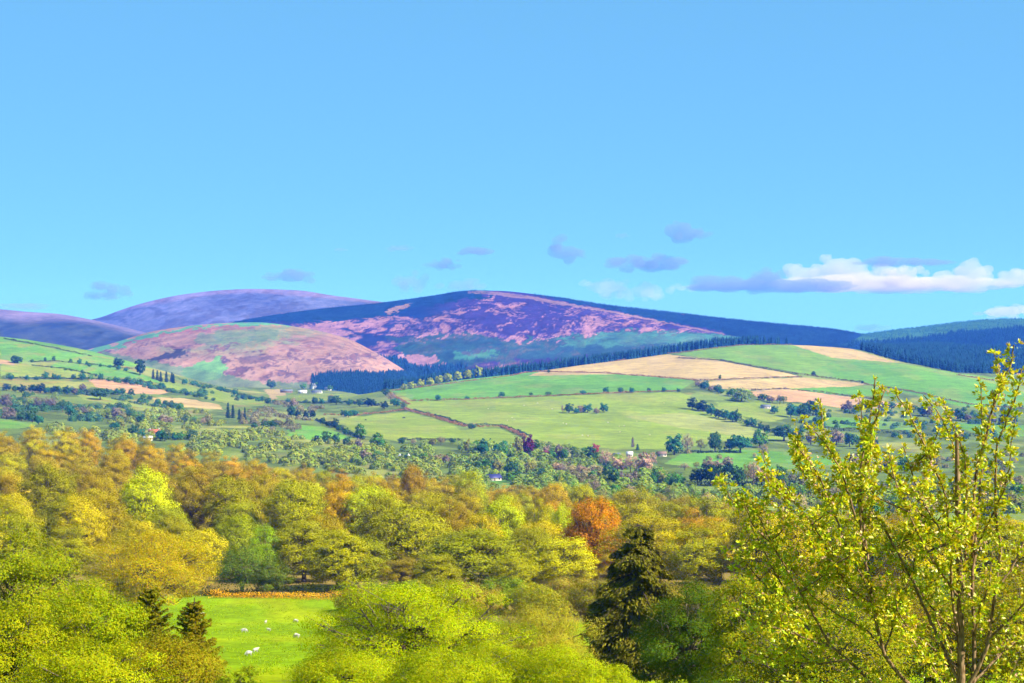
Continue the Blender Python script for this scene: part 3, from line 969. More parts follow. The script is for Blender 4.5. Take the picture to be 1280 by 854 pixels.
EXPL = [  # x, y of top, width, colour, kind, distance
    (57, 577, 84, "olive green", "leafy", 420), (8, 588, 44, "golden brown", "leafy", 430), (185, 582, 80, "bright yellow green", "leafy", 400),
    (237, 580, 60, "tawny brown", "twiggy", 428), (125, 610, 84, "mustard yellow", "leafy", 380), (108, 588, 50, "golden brown", "thin", 445),
    (288, 587, 80, "olive green", "leafy", 420), (324, 589, 54, "mustard yellow", "thin", 442), (370, 591, 86, "olive green", "leafy", 402),
    (425, 596, 54, "orange brown", "thin", 432), (247, 655, 78, "mustard yellow", "leafy", 337), (380, 645, 96, "olive green", "leafy", 346),
    (330, 655, 48, "fresh green", "thin", 342), (422, 660, 92, "olive green", "leafy", 326), (460, 600, 92, "yellow green", "leafy", 432),
    (515, 574, 36, "orange brown", "leafy", 625), (587, 583, 46, "yellow green", "leafy", 600), (512, 625, 112, "olive green", "leafy", 366),
    (566, 625, 62, "golden brown", "thin", 402), (627, 622, 78, "bright yellow green", "leafy", 388), (590, 655, 140, "olive green", "leafy", 330),
    (663, 652, 74, "olive green", "leafy", 347), (700, 668, 104, "yellow green", "leafy", 323), (446, 665, 100, "olive green", "leafy", 331),
    (500, 690, 60, "tawny brown", "twiggy", 320), (674, 625, 54, "mustard yellow", "thin", 404), (704, 624, 34, "bright yellow green", "leafy", 385),
    (741, 615, 82, "rust orange", "leafy", 351), (805, 641, 112, "mustard yellow", "thin", 336), (790, 608, 88, "olive green", "thin", 455),
    (690, 600, 52, "orange brown", "leafy", 560), (727, 599, 46, "yellow green", "leafy", 575), (873, 652, 92, "golden brown", "thin", 341),
    (880, 617, 86, "olive green", "thin", 432), (20, 640, 70, "olive green", "leafy", 345), (85, 655, 80, "yellow green", "thin", 335),
    (215, 640, 60, "olive green", "leafy", 360), (170, 645, 70, "mustard yellow", "thin", 352), (935, 650, 84, "tawny brown", "thin", 345),
    (300, 640, 70, "yellow green", "leafy", 362), (545, 690, 70, "olive green", "leafy", 319), (765, 690, 60, "golden brown", "twiggy", 330),
    (645, 690, 70, "olive green", "leafy", 318),
]
rnd = random.Random(3)
placed = []
for x, yt, w, cn, kd, Y in EXPL:
    row = "front row" if Y < 340 else "second row" if Y < 372 else "third row" if Y < 410 else "fourth row" if Y < 480 else "seventh row"
    wood_tree(x, Y, yt, w, cn, kd, row, rnd)
    placed.append((PX(x, Y), Y, w / F * Y / 2))
sky_x = [-100, 0, 100, 160, 250, 350, 430, 500, 560, 600, 650, 700, 740, 800, 860, 930, 1000, 1400]
sky_y = [528, 531, 534, 541, 562, 576, 586, 590, 589, 601, 607, 601, 610, 614, 619, 627, 636, 650]
ROWY = [328, 362, 398, 436, 478, 522, 570, 622, 676, 730, 772]
nw = len(EXPL)
for ri, Yr in enumerate(ROWY):
    Xm = PX(-45, Yr)
    while Xm < PX(1325 if ri < 4 else 1180, Yr):
        Y = Yr + rnd.uniform(-9, 9)
        X = Xm + rnd.uniform(-1.5, 1.5)
        x = X / Y * F + 640
        Xm += rnd.uniform(10.5, 14.5) * (1.0 + 0.02 * ri)
        if ri == 0 and (180 < x < 440):
            continue
        if any(math.hypot(X - a, Y - b) < r + 4.2 for a, b, r in placed):
            continue
        bare = rnd.random() < np.interp(ri, [0, 3, 6, 10], [0.12, 0.3, 0.7, 0.95]) * np.interp(x, [0, 300, 700, 900], [1.0, 0.9, 0.75, 0.6])
        h = rnd.uniform(13.5, 18) if not bare else rnd.uniform(15, 18.5)
        w = rnd.uniform(12, 16) if not bare else rnd.uniform(11.5, 14.5)
        if bare:
            cn = rnd.choice(["golden brown", "tawny brown", "tawny brown", "mustard yellow", "golden brown", "golden brown", "tawny brown", "orange brown", "orange brown"])
            kd = "twiggy" if rnd.random() < 0.75 else "thin"
        else:
            cn = rnd.choice(["olive green", "olive green", "mustard yellow", "yellow green", "golden brown", "mustard yellow"])
            kd = rnd.choice(["leafy", "leafy", "thin"])
        gz = float(ground(np.array(x), np.array(Y)))
        yt = HOR - (gz + h - CAMZ) / Y * F
        sl = np.interp(x, sky_x, sky_y)
        yt = max(yt, sl + rnd.uniform(-1, 9))
        if ri >= 9:
            yt = sl + rnd.uniform(-3, 7)
        wood_tree(x, Y, yt, w / Y * F, cn, kd, ROWS[ri], rnd)
        nw += 1
print("wood trees", nw)

# rough grass standing up out of the grazed meadow
rngt = np.random.default_rng(91)
nt_ = 9000
Yt = 135 + 172 * rngt.random(nt_) ** 0.8
xt = rngt.uniform(190, 470, nt_)
keep = fbm(xt / 14., Yt / 9., 17, 3) > 0.47
Yt, xt = Yt[keep], xt[keep]
Pt = np.repeat(np.stack([PX(xt, Yt), Yt, ground(xt, Yt) + 0.06], -1), 3, 0) + rngt.normal(0, 0.08, (len(xt) * 3, 3)) * np.array([1, 1, 0.1])
Vt, Qt = cards(Pt, unit(rngt.normal(size=Pt.shape) * np.array([1, 1, 0.25])), rngt.uniform(0.08, 0.22, len(Pt)), 0.10, rngt, rngt.normal(0, 0.35, Pt.shape) + np.array([0, 0, 1.0]))
o = link("grass_tufts", np_mesh("grass_tufts", Vt, Qt, M_LEAF, attr=np.repeat(rngt.random(len(Pt)), 4)), kind="stuff")
o.color = (0.24, 0.33, 0.004, 1)
tag(o, "rough grass tufts scattered over the sheep meadow", "grass")

# the broad golden oak at the meadow edge
def special(name, geo, x, Y, h_total, col, label, cat, leafm=M_NEAR, barkm=M_BARK, rz=0.0, sx=1, group=None):
    t, c = proto(*geo, name, leafm, barkm)
    gz = float(ground(np.array(x), np.array(Y)))
    e = empty(name, (PX(x, Y), Y, gz), rz, (sx, sx, 1))
    link("trunk", t, e)
    o = link("crown", c, e)
    o.color = (*col, 1)
    tag(e, label, cat, group, x)
    return e


Yo = 255
special("oak_tree", crown_tree(41, 10.0, 15.8, 2.4, 100, 60000, 0.21, 0.55, umin=-0.6, skirt=0.8, up=0.45, padr=(0.17, 0.28), trunk_r=0.5, ragged=0.08), 187, Yo, 15, (0.41, 0.315, 0.004),
        "broad golden brown oak with dome crown at the meadow's left edge", "tree")
special("willow_shrub", crown_tree(42, 6.3, 9.5, 0.8, 40, 9000, 0.3, 0.75, twig=0.2, umin=-0.6), 303, 317, 9, (0.115, 0.165, 0.012),
        "rounded fresh green shrub behind the orange gorse bank", "shrub", rz=1)
special("willow_shrub", crown_tree(43, 3.6, 7, 0.6, 30, 6000, 0.28, 0.75, twig=0.2, umin=-0.6), 340, 315, 7, (0.11, 0.145, 0.010),
        "smaller green shrub at the right end of the gorse bank", "shrub", rz=2)


# ------------------------------------------------------------------ near planting along the bottom of the view
def near_plant(name, x, ytop, w, Y, label, cat, col, seed, npad, nleaf, leaf, **kw):
    gz = float(ground(np.array(x), np.array(Y)))
    h = PZ(ytop, Y) - gz
    r = w / F * Y / 2
    kw.setdefault("umin", -0.85)
    kw.setdefault("skirt", 0.85)
    kw.setdefault("up", 0.5)
    kw.setdefault("flat", 0.7)
    geo = crown_tree(seed, r, h, h * kw.pop("cb", 0.1), npad, nleaf, leaf, **kw)
    return special(name, geo, x, Y, h, col, label, cat, rz=0)


near_plant("leafy_shrub", 30, 643, 210, 62, "tall light green leafy shrub at the left edge below the wood", "shrub", (0.238, 0.263, 0.006), 51, 60, 52000, 0.078, twig=0.12, padr=(0.2, 0.34))
near_plant("leafy_shrub", 112, 722, 170, 52, "yellow green shrub in front of the golden oak's left half", "shrub", (0.268, 0.301, 0.005), 52, 50, 42000, 0.066, twig=0.12, padr=(0.2, 0.34))
near_plant("leafy_shrub", 20, 742, 190, 44, "bushy yellow green shrub filling the lower left corner", "shrub", (0.283, 0.294, 0.005), 53, 50, 42000, 0.058, twig=0.15, padr=(0.2, 0.34))
near_plant("leafy_shrub", 205, 792, 170, 47, "brownish green twiggy shrub below the two dark yews", "shrub", (0.253, 0.216, 0.007), 54, 50, 36000, 0.06, twig=0.3, padr=(0.2, 0.34))
near_plant("leafy_shrub", 110, 800, 170, 40, "low lime green shrub along the bottom edge left of the yews", "shrub", (0.315, 0.331, 0.005), 55, 50, 40000, 0.052, twig=0.12, padr=(0.2, 0.34))
near_plant("leafy_shrub", 305, 838, 70, 45, "small green bush tips at the bottom edge of the meadow", "shrub", (0.173, 0.201, 0.007), 56, 20, 3000, 0.08, twig=0.3, padr=(0.2, 0.4), ragged=0.3)
Yy = 72
special("yew_tree", conifer_tree(61, 1.6, 5.0, 22000, 0.11, -0.2), 188, 72, 5.6, (0.175, 0.165, 0.006), "dark olive spiky yew under the golden oak's trunk, larger of two", "tree", M_NEAR, M_BARKD)
special("yew_tree", conifer_tree(62, 1.35, 4.5, 18000, 0.11, -0.15), 243, 70, 5.0, (0.215, 0.180, 0.006), "dark brownish spiky yew beside the open meadow, smaller of two", "tree", M_NEAR, M_BARKD)
near_plant("lime_tree", 505, 722, 262, 98, "bright lime green leafy tree at the bottom right of the meadow", "tree", (0.332, 0.376, 0.003), 57, 95, 95000, 0.10, twig=0.08, padr=(0.16, 0.27), ragged=0.18, flat=0.5)
near_plant("twiggy_bush", 672, 756, 165, 112, "pale khaki twiggy bush between lime tree and dark conifer", "bush", (0.348, 0.304, 0.018), 58, 60, 50000, 0.11, twig=0.75, padr=(0.2, 0.32), flat=1.0, up=0.1, inner=0.3)
Yc = 130
gz = float(ground(np.array(795), np.array(Yc)))
special("dark_conifer", conifer_tree(63, 5.4, PZ(650, Yc) - gz, 80000, 0.30, 0.5), 797, Yc, 12, (0.110, 0.100, 0.008), "dark brownish green drooping conifer rising before the wood", "tree", M_FIR, M_BARKD)
near_plant("holly_tree", 862, 728, 160, 90, "dark green glossy leaved tree right of the drooping conifer", "tree", (0.075, 0.120, 0.006), 59, 60, 48000, 0.10, twig=0.05, padr=(0.18, 0.3))
near_plant("leafy_shrub", 930, 715, 120, 78, "yellow green shrub left of the cherry, right of the holly", "shrub", (0.282, 0.288, 0.006), 64, 45, 16000, 0.12, twig=0.15, padr=(0.2, 0.34))
near_plant("leafy_shrub", 1035, 752, 230, 70, "olive green shrub behind the cherry's left branches", "shrub", (0.249, 0.240, 0.007), 65, 55, 20000, 0.12, twig=0.2, padr=(0.2, 0.34))
near_plant("leafy_shrub", 1165, 735, 220, 84, "tawny olive shrub behind the cherry's trunk", "shrub", (0.282, 0.208, 0.010), 66, 55, 20000, 0.13, twig=0.3, padr=(0.2, 0.34))
near_plant("leafy_shrub", 1285, 700, 200, 80, "yellow olive shrub behind the cherry at the right edge", "shrub", (0.282, 0.255, 0.007), 67, 55, 20000, 0.13, twig=0.2, padr=(0.2, 0.34))


frnd = random.Random(17)
FILL = [(455, 284, 733, 70), (500, 279, 728, 80), (545, 282, 722, 75), (590, 277, 730, 80), (632, 281, 722, 70), (672, 276, 730, 80), (712, 280, 720, 75), (755, 274, 726, 80), (800, 279, 728, 80),
        (850, 276, 735, 85), (900, 272, 730, 90), (945, 276, 722, 85), (995, 270, 725, 95), (1050, 274, 715, 95), (1105, 270, 722, 95), (1165, 272, 712, 100), (1230, 270, 720, 100), (1290, 274, 712, 95),
        (650, 150, 778, 130), (905, 150, 765, 130), (985, 185, 752, 140), (1085, 140, 768, 150), (1150, 200, 745, 140), (1230, 150, 755, 160), (960, 120, 795, 150),
        (430, 66, 818, 150), (560, 64, 822, 160), (690, 68, 815, 150), (620, 80, 800, 110), (748, 76, 838, 90)]
fcol = [("tawny green", (0.30, 0.22, 0.012)), ("yellow green", (0.30, 0.29, 0.008)), ("olive", (0.24, 0.21, 0.008)), ("fresh green", (0.20, 0.27, 0.01)), ("khaki", (0.33, 0.26, 0.02))]
for i, (x, Y, yt, w) in enumerate(FILL):
    cn, cc = fcol[(i * 3 + i // 4) % 5]
    pl = "under the lime tree" if x < 600 else "left of the drooping conifer" if x < 780 else "right of the holly tree" if x < 1000 else "glimpsed behind the cherry's branches"
    if Y < 100:
        cn, cc = "lime green", (0.31, 0.345, 0.004)
    near_plant("thorn_bush", x, yt, w, Y, f"rounded {cn} thorn bush {pl}, {'at wood edge' if Y > 250 else 'on slope' if Y > 100 else 'at bottom edge'}", "bush", cc, 800 + i, 36, 15000 if Y > 100 else 42000, (0.11 + Y * 0.0006) if Y > 100 else 0.07, twig=0.25, padr=(0.22, 0.36))

# ------------------------------------------------------------------ gorse / hedges
def hedge_geo(pts, h, wdt, step, leaf, seed, flower=None):
    rng = np.random.default_rng(seed)
    g = Geo()
    P = []
    for a, b in zip(pts[:-1], pts[1:]):
        L = np.linalg.norm(b - a)
        n = max(2, int(L / step))
        t = rng.random(n)
        P.append(a + (b - a) * t[:, None])
    P = np.concatenate(P)
    n = len(P)
    hn = h * 1.25 * (0.25 + 1.1 * vnoise(P[:, 0] / (h * 3), P[:, 1] / (h * 3), seed))
    k = 5
    Pk = np.repeat(P, k, 0)
    hk = np.repeat(hn, k)
    Pk = Pk + np.stack([rng.normal(0, wdt * 0.4, n * k), rng.normal(0, wdt * 0.4, n * k), hk * rng.random(n * k) ** 0.8], -1)
    N = unit(rng.normal(0, 0.7, (n * k, 3)) + np.array([0.1, -0.3, 0.8]))
    V, Q = cards(Pk, N, leaf * rng.uniform(0.7, 1.4, n * k), leaf * 0.8, rng)
    g.add(V, Q, np.repeat(rng.random(n * k), 4))
    return g


def gpts(pl, sub=8):
    """photo polyline -> points on the valley ground"""
    out = []
    for (x1, y1), (x2, y2) in zip(pl[:-1], pl[1:]):
        n = max(1, int(math.hypot(x2 - x1, y2 - y1) / sub))
        for q in range(n):
            out.append((x1 + (x2 - x1) * q / n, y1 + (y2 - y1) * q / n))
    out.append(pl[-1])
    return np.array([at(x, y) for x, y in out])


def meadow_line(pl):
    return np.array([[PX(x, Y), Y, float(ground(np.array(x), np.array(Y)))] for x, Y in pl])


for nm, pl, h, w_, st, lf, c, lb in [
    ("gorse_hedge", [(262, 311), (300, 312), (335, 311), (368, 310), (400, 309.5), (432, 309)], 1.15, 2.0, 0.06, 0.24, (0.56, 0.29, 0.005), "orange flowering gorse bank along the meadow's far edge"),
    ("bracken_bank", [(60, 309), (100, 310), (125, 311)], 1.2, 1.8, 0.08, 0.3, (0.33, 0.13, 0.03), "rust coloured bracken bank left of the golden oak"),
    ("shadowy_hedge", [(255, 315), (330, 314.5), (400, 313.5), (470, 313)], 2.6, 2.2, 0.07, 0.34, (0.045, 0.055, 0.006), "dark green hedge at the foot of the wood behind the gorse"),
]:
    o = link(nm, hedge_geo(meadow_line(pl), h, w_, st, lf, hash(nm) % 91).mesh(nm, M_LEAF))
    o.color = (*c, 1)
    tag(o, lb, "hedge")

HB = (0.055, 0.075, 0.025)
HO = (0.26, 0.13, 0.05)
HD = (0.025, 0.05, 0.028)
HT = (0.05, 0.11, 0.04)
HEDGES = [
    ([(5, 424), (60, 434), (115, 446)], 2.0, HB, "thin broken hedge just under the left hillside's crest"),
    ([(35, 453), (70, 452), (120, 457), (165, 462)], 1.8, HB, "upper hedge crossing the left hillside above the pink patch"),
    ([(40, 457), (90, 463), (125, 471)], 1.5, HB, "sparse hedge slanting under the left hillside's upper trees"),
    ([(0, 473), (60, 474), (110, 474), (160, 477), (218, 489)], 2.6, HD, "hedge along the middle of the left hillside"),
    ([(30, 488), (90, 491), (120, 492)], 3.0, HD, "hedge left of the lone hillside oak"),
    ([(140, 499), (175, 506), (225, 513)], 2.6, HT, "hedge right of the lone hillside oak"),
    ([(222, 474), (262, 484), (300, 494), (345, 504)], 3.6, HT, "long teal hedge sloping down to the white farm"),
    ([(0, 523), (50, 528)], 3.0, HD, "dark hedge at the left edge above the wood"),
    ([(345, 502), (395, 505), (430, 503), (475, 508)], 2.5, HD, "hedge in front of the white farm's fields"),
    ([(395, 526), (420, 535), (440, 545), (455, 550)], 3.2, HD, "dark hedge running down to the round green tree pair"),
    ([(405, 519), (440, 520), (480, 516), (505, 513)], 1.8, HO, "orange bracken hedge above the small cow pasture"),
    ([(480, 489), (500, 500), (512, 506)], 2.0, HO, "short orange hedge at the pasture hill's left corner"),
    ([(505, 513), (545, 523), (580, 534)], 2.8, HO, "orange hedge slanting along the cow pasture's right side"),
    ([(502, 511), (545, 520.5), (582, 532)], 2.4, HD, "green hedge beside the slanting orange hedge"),
    ([(580, 534), (627, 534.5), (640, 540), (658, 548)], 2.8, HO, "orange hedge leading down to the copper beech"),
    ([(583, 532.5), (627, 532.5), (660, 545)], 2.2, HD, "green hedge leading down to the copper beech"),
    ([(512, 502), (580, 500), (640, 497.5), (760, 492), (850, 489)], 1.9, HO, "long brown hedge dividing the two pasture hill fields"),
    ([(490, 489), (560, 480), (640, 470), (665, 464)], 1.6, HO, "brown hedge along the crest below the conifer strip"),
    ([(665, 464.5), (760, 467), (870, 475.5)], 1.8, HO, "brown hedge between tan field and pasture hill"),
    ([(845, 448), (900, 451), (985, 467), (1080, 479)], 2.2, (0.09, 0.07, 0.03), "dark hedge dividing upper tan and green fields"),
    ([(865, 476.5), (930, 474), (1002, 471.5)], 1.6, (0.2, 0.12, 0.06), "thin brown hedge splitting the tan fields"),
    ([(938, 488), (985, 487), (1050, 494), (1095, 500)], 1.8, (0.12, 0.09, 0.04), "brown hedge above the pink ploughed field"),
    ([(760, 449), (850, 441), (930, 431.5), (990, 429.5)], 1.6, (0.2, 0.12, 0.06), "brown hedge along the highest field's skyline"),
    ([(862, 508), (900, 521), (935, 532), (975, 545)], 5.0, HD, "thick dark diagonal hedge above the striped pale field"),
    ([(498, 551), (530, 551), (575, 551)], 2.4, HB, "hedge along the bottom of the cow pasture"),
    ([(840, 567), (870, 567), (925, 566)], 2.4, HD, "hedge under the dark rounded trees"),
    ([(1080, 480), (1140, 490), (1210, 506), (1290, 512)], 1.8, (0.2, 0.13, 0.06), "brown hedge under the right hand green field"),
    ([(1196, 469), (1240, 476), (1290, 484)], 2.0, HO, "orange hedge below the right hand plantation"),
    ([(860, 606.5), (930, 606), (1000, 604)], 2.4, HD, "trimmed hedge at the foot of the dark cedars"),
    ([(920, 626), (960, 627), (1000, 626)], 2.0, HD, "low hedge under the pink tree by the cherry"),
    ([(1000, 537), (1070, 540), (1160, 545), (1260, 547)], 4.0, HD, "dark hedge behind the cherry's upper shoots"),
]
for i, (pl, h, c, lb) in enumerate(HEDGES):
    g = hedge_geo(gpts(pl), h, 2.2, 0.55, 1.15, 700 + i)
    o = link("hedge", g.mesh("hedge", M_FAR))
    o.color = (*c, 1)
    tag(o, lb, "hedge", "field hedges of the valley", pl[0][0])

# ------------------------------------------------------------------ valley trees
VT = {}
VT["round"] = [one_mesh(*crown_tree(400 + s, 6, 12, 1.2, 20, 900, 1.25, 0.75, asp=0.8, umin=-0.7, limbs=False, padr=(0.3, 0.45), trunk_r=0.5), "valley_tree", M_FAR, M_BARKD) for s in range(5)]
VT["broad"] = [one_mesh(*crown_tree(420 + s, 8, 12, 2.0, 26, 1200, 1.3, 0.6, asp=0.8, umin=-0.5, limbs=False, padr=(0.26, 0.4), trunk_r=0.6), "valley_tree", M_FAR, M_BARKD) for s in range(3)]
VT["bare"] = [one_mesh(*crown_tree(440 + s, 5.5, 12, 2.2, 20, 700, 0.9, 0.9, asp=0.6, twig=0.7, umin=-0.5, padr=(0.3, 0.42), up=0.1, inner=0.4, trunk_r=0.4), "valley_tree", M_FAR, M_BARK) for s in range(3)]
VT["fir"] = [one_mesh(*conifer_tree(460 + s, 3.2, 16, 1000, 1.1, 0.2), "valley_conifer", M_FIR, M_BARKD) for s in range(3)]
VT["bush"] = [one_mesh(*crown_tree(480 + s, 4, 5, 0.2, 12, 360, 1.0, 0.8, asp=0.8, umin=-0.7, limbs=False, padr=(0.36, 0.5), trunk_r=0.2), "valley_bush", M_FAR, M_BARKD) for s in range(3)]
VW = {"round": 12.6, "broad": 16.4, "bare": 11.6, "fir": 6.6, "bush": 9.0}
VH = {"round": 12.2, "broad": 12.2, "bare": 12.2, "fir": 16, "bush": 5.2}
VC = {
    "dark green": (0.040, 0.105, 0.025), "blue green": (0.035, 0.14, 0.06), "mid green": (0.08, 0.20, 0.02), "light green": (0.22, 0.31, 0.045),
    "yellow green": (0.33, 0.36, 0.03), "grey brown": (0.26, 0.19, 0.11), "pinkish": (0.42, 0.27, 0.17), "purple": (0.10, 0.015, 0.04),
    "crimson": (0.28, 0.04, 0.055), "navy green": (0.018, 0.05, 0.028), "olive": (0.22, 0.21, 0.04), "straw": (0.42, 0.33, 0.13), "mauve grey": (0.17, 0.135, 0.10),
}
vrnd = random.Random(21)
NV = 0


def vtree(x, yb, w, h, kind, cn, label, group, cat=None, Y0=1150.0):
    """tree standing at photo pixel (x, yb), w and h in photo pixels"""
    global NV
    p = at(x, yb, Y0)
    Y = p[1]
    sx = w / F * Y / VW[kind]
    sz = h / F * Y / VH[kind]
    nm = {"round": "broadleaf_tree", "broad": "broadleaf_tree", "bare": "bare_tree", "fir": "conifer_tree", "bush": "field_bush"}[kind]
    for word, nn in (("cedar", "cedar_tree"), ("copper beech", "copper_beech"), ("blossoming", "blossom_tree"), ("oak stand", "oak_tree")):
        if word in label.split(" in ")[0] and "below the" not in label and "against" not in label and "right of" not in label:
            nm = nn
    o = bpy.data.objects.new(nm, vrnd.choice(VT[kind]))
    C.objects.link(o)
    o.location = (p[0], p[1], p[2] - 0.1)
    o.rotation_euler = (0, 0, vrnd.uniform(0, 6.28))
    o.scale = (sx, sx, sz)
    c = VC[cn]
    j = vrnd.uniform(0.85, 1.15)
    o.color = (c[0] * j, c[1] * j, c[2] * j, 1)
    tag(o, label, cat or ("bush" if kind == "bush" else "tree"), group, x)
    NV += 1
    return o


KW = {"round": "rounded {} tree", "broad": "spreading {} tree", "bare": "bare twiggy {} tree", "fir": "pointed {} conifer", "bush": "low {} bush"}
# singled-out trees
for a in [
    (125, 500, 23, 14, "broad", "dark green", "lone dark spreading oak standing on the left hillside pasture"),
    (660, 568, 19, 24, "round", "purple", "deep purple copper beech at the foot of the orange hedge"),
    (682, 574, 11, 11, "round", "crimson", "dark red rounded tree just right below the copper beech"),
    (743, 568, 15, 13, "round", "crimson", "crimson rounded tree left of the pink blossom trees"),
    (843, 569, 24, 27, "round", "blue green", "big rounded deep green tree at the striped field's lower left corner"),
    (859, 568, 17, 25, "bare", "grey brown", "bare brown tree beside the big rounded green tree"),
    (894, 565, 19, 26, "round", "dark green", "tall dark rounded tree in the row below the striped field"),
    (876, 565, 14, 16, "bare", "olive", "thin olive tree left of the tall dark rounded tree"),
    (912, 564, 13, 15, "round", "navy green", "narrow dark tree right of the tall dark rounded tree"),
    (925, 566, 33, 22, "broad", "blue green", "wide green tree at the middle of the row below striped field"),
    (950, 560, 23, 23, "round", "mid green", "leaning round green tree at the right end of the row"),
    (980, 552, 32, 20, "broad", "dark green", "dark slope sided tree against the diagonal hedge's lower end"),
    (955, 573, 15, 18, "bare", "grey brown", "pale bare tree standing alone in the bright valley pasture"),
    (943, 574, 7, 8, "bare", "straw", "little straw coloured tree beside the pale bare tree"),
    (872, 607, 20, 20, "broad", "navy green", "dark cedar at the left end of the cedar group"),
    (888, 608, 28, 27, "broad", "navy green", "broad dark cedar in the middle of the cedar group"),
    (908, 608, 26, 29, "broad", "navy green", "tallest dark cedar of the group above the trimmed hedge"),
    (922, 608, 20, 24, "broad", "dark green", "dark cedar at the right end of the cedar group"),
    (934, 606, 17, 26, "bare", "olive", "bare olive tree against the right side of the dark cedars"),
    (952, 606, 22, 21, "round", "grey brown", "brownish tree with dark base right of the dark cedars"),
    (974, 606, 20, 24, "round", "dark green", "dark tree nearest the cherry in the cedars' row"),
    (942, 636, 20, 32, "bare", "pinkish", "pale pink bare tree below the dark cedars"),
    (964, 630, 15, 20, "bare", "grey brown", "small grey bare tree right of the pale pink tree"),
    (905, 632, 30, 18, "broad", "light green", "spreading light green tree below the dark cedars"),
    (450, 548, 16, 18, "round", "mid green", "round green tree at the end of the dark hedge, upper of two"),
    (472, 561, 21, 20, "round", "mid green", "larger round green tree right of the dark hedge, lower of two"),
    (285, 523, 7, 20, "fir", "navy green", "tallest pointed dark conifer on the valley's left floor"),
    (291, 523, 7, 17, "fir", "navy green", "second pointed dark conifer of the valley floor group"),
    (299, 525, 6, 14, "fir", "navy green", "short pointed conifer in the valley floor group"),
    (306, 525, 5, 16, "fir", "navy green", "slim pointed conifer at the right end of the valley group"),
    (147, 460, 14, 13, "round", "navy green", "dark bushy tree on the skyline side of the left hillside"),
    (175, 469, 14, 20, "round", "navy green", "big dark tree where left hillside meets the brown hill"),
    (613, 568, 7, 20, "fir", "navy green", "slim dark conifer in the belt left of the copper beech"),
    (791, 559, 6, 13, "fir", "mauve grey", "slim greyish conifer above the pink blossom trees"),
    (797, 563, 6, 8, "fir", "dark green", "short conifer beside the slim greyish one"),
    (1017, 470, 6, 6, "round", "navy green", "single small dark tree below the highest green field"),
    (1078, 480, 4, 4, "round", "navy green", "tiny lone dark tree on the right green field's lower hedge"),
    (900, 475, 4, 6, "round", "dark green", "tiny lone tree on the tan field's lower hedge"),
    (686, 466.5, 4.5, 5, "round", "dark green", "tiny lone tree at the tan field's left tip"),
    (968, 518, 11, 10, "round", "blue green", "round teal tree beside the small dark roofed barn"),
    (927, 502, 22, 17, "round", "light green", "large light green tree left of the small dark roofed barn"),
    (590, 536, 13, 7, "bush", "dark green", "broad dark bush on the orange hedge's bend"),
    (703, 518, 3, 12, "bare", "grey brown", "thin bare tree left of the field copse"),
]:
    vtree(*a, "singled out valley trees")
for i, (x, yb, w, h) in enumerate([(757, 584, 19, 20), (772, 590, 18, 19), (788, 591, 20, 22), (805, 592, 22, 27), (815, 585, 15, 20)]):
    vtree(x, yb, w, h, "round" if i % 2 else "bare", "pinkish", "pale pink blossoming tree in the clump left of the big green tree", "pink blossom trees")

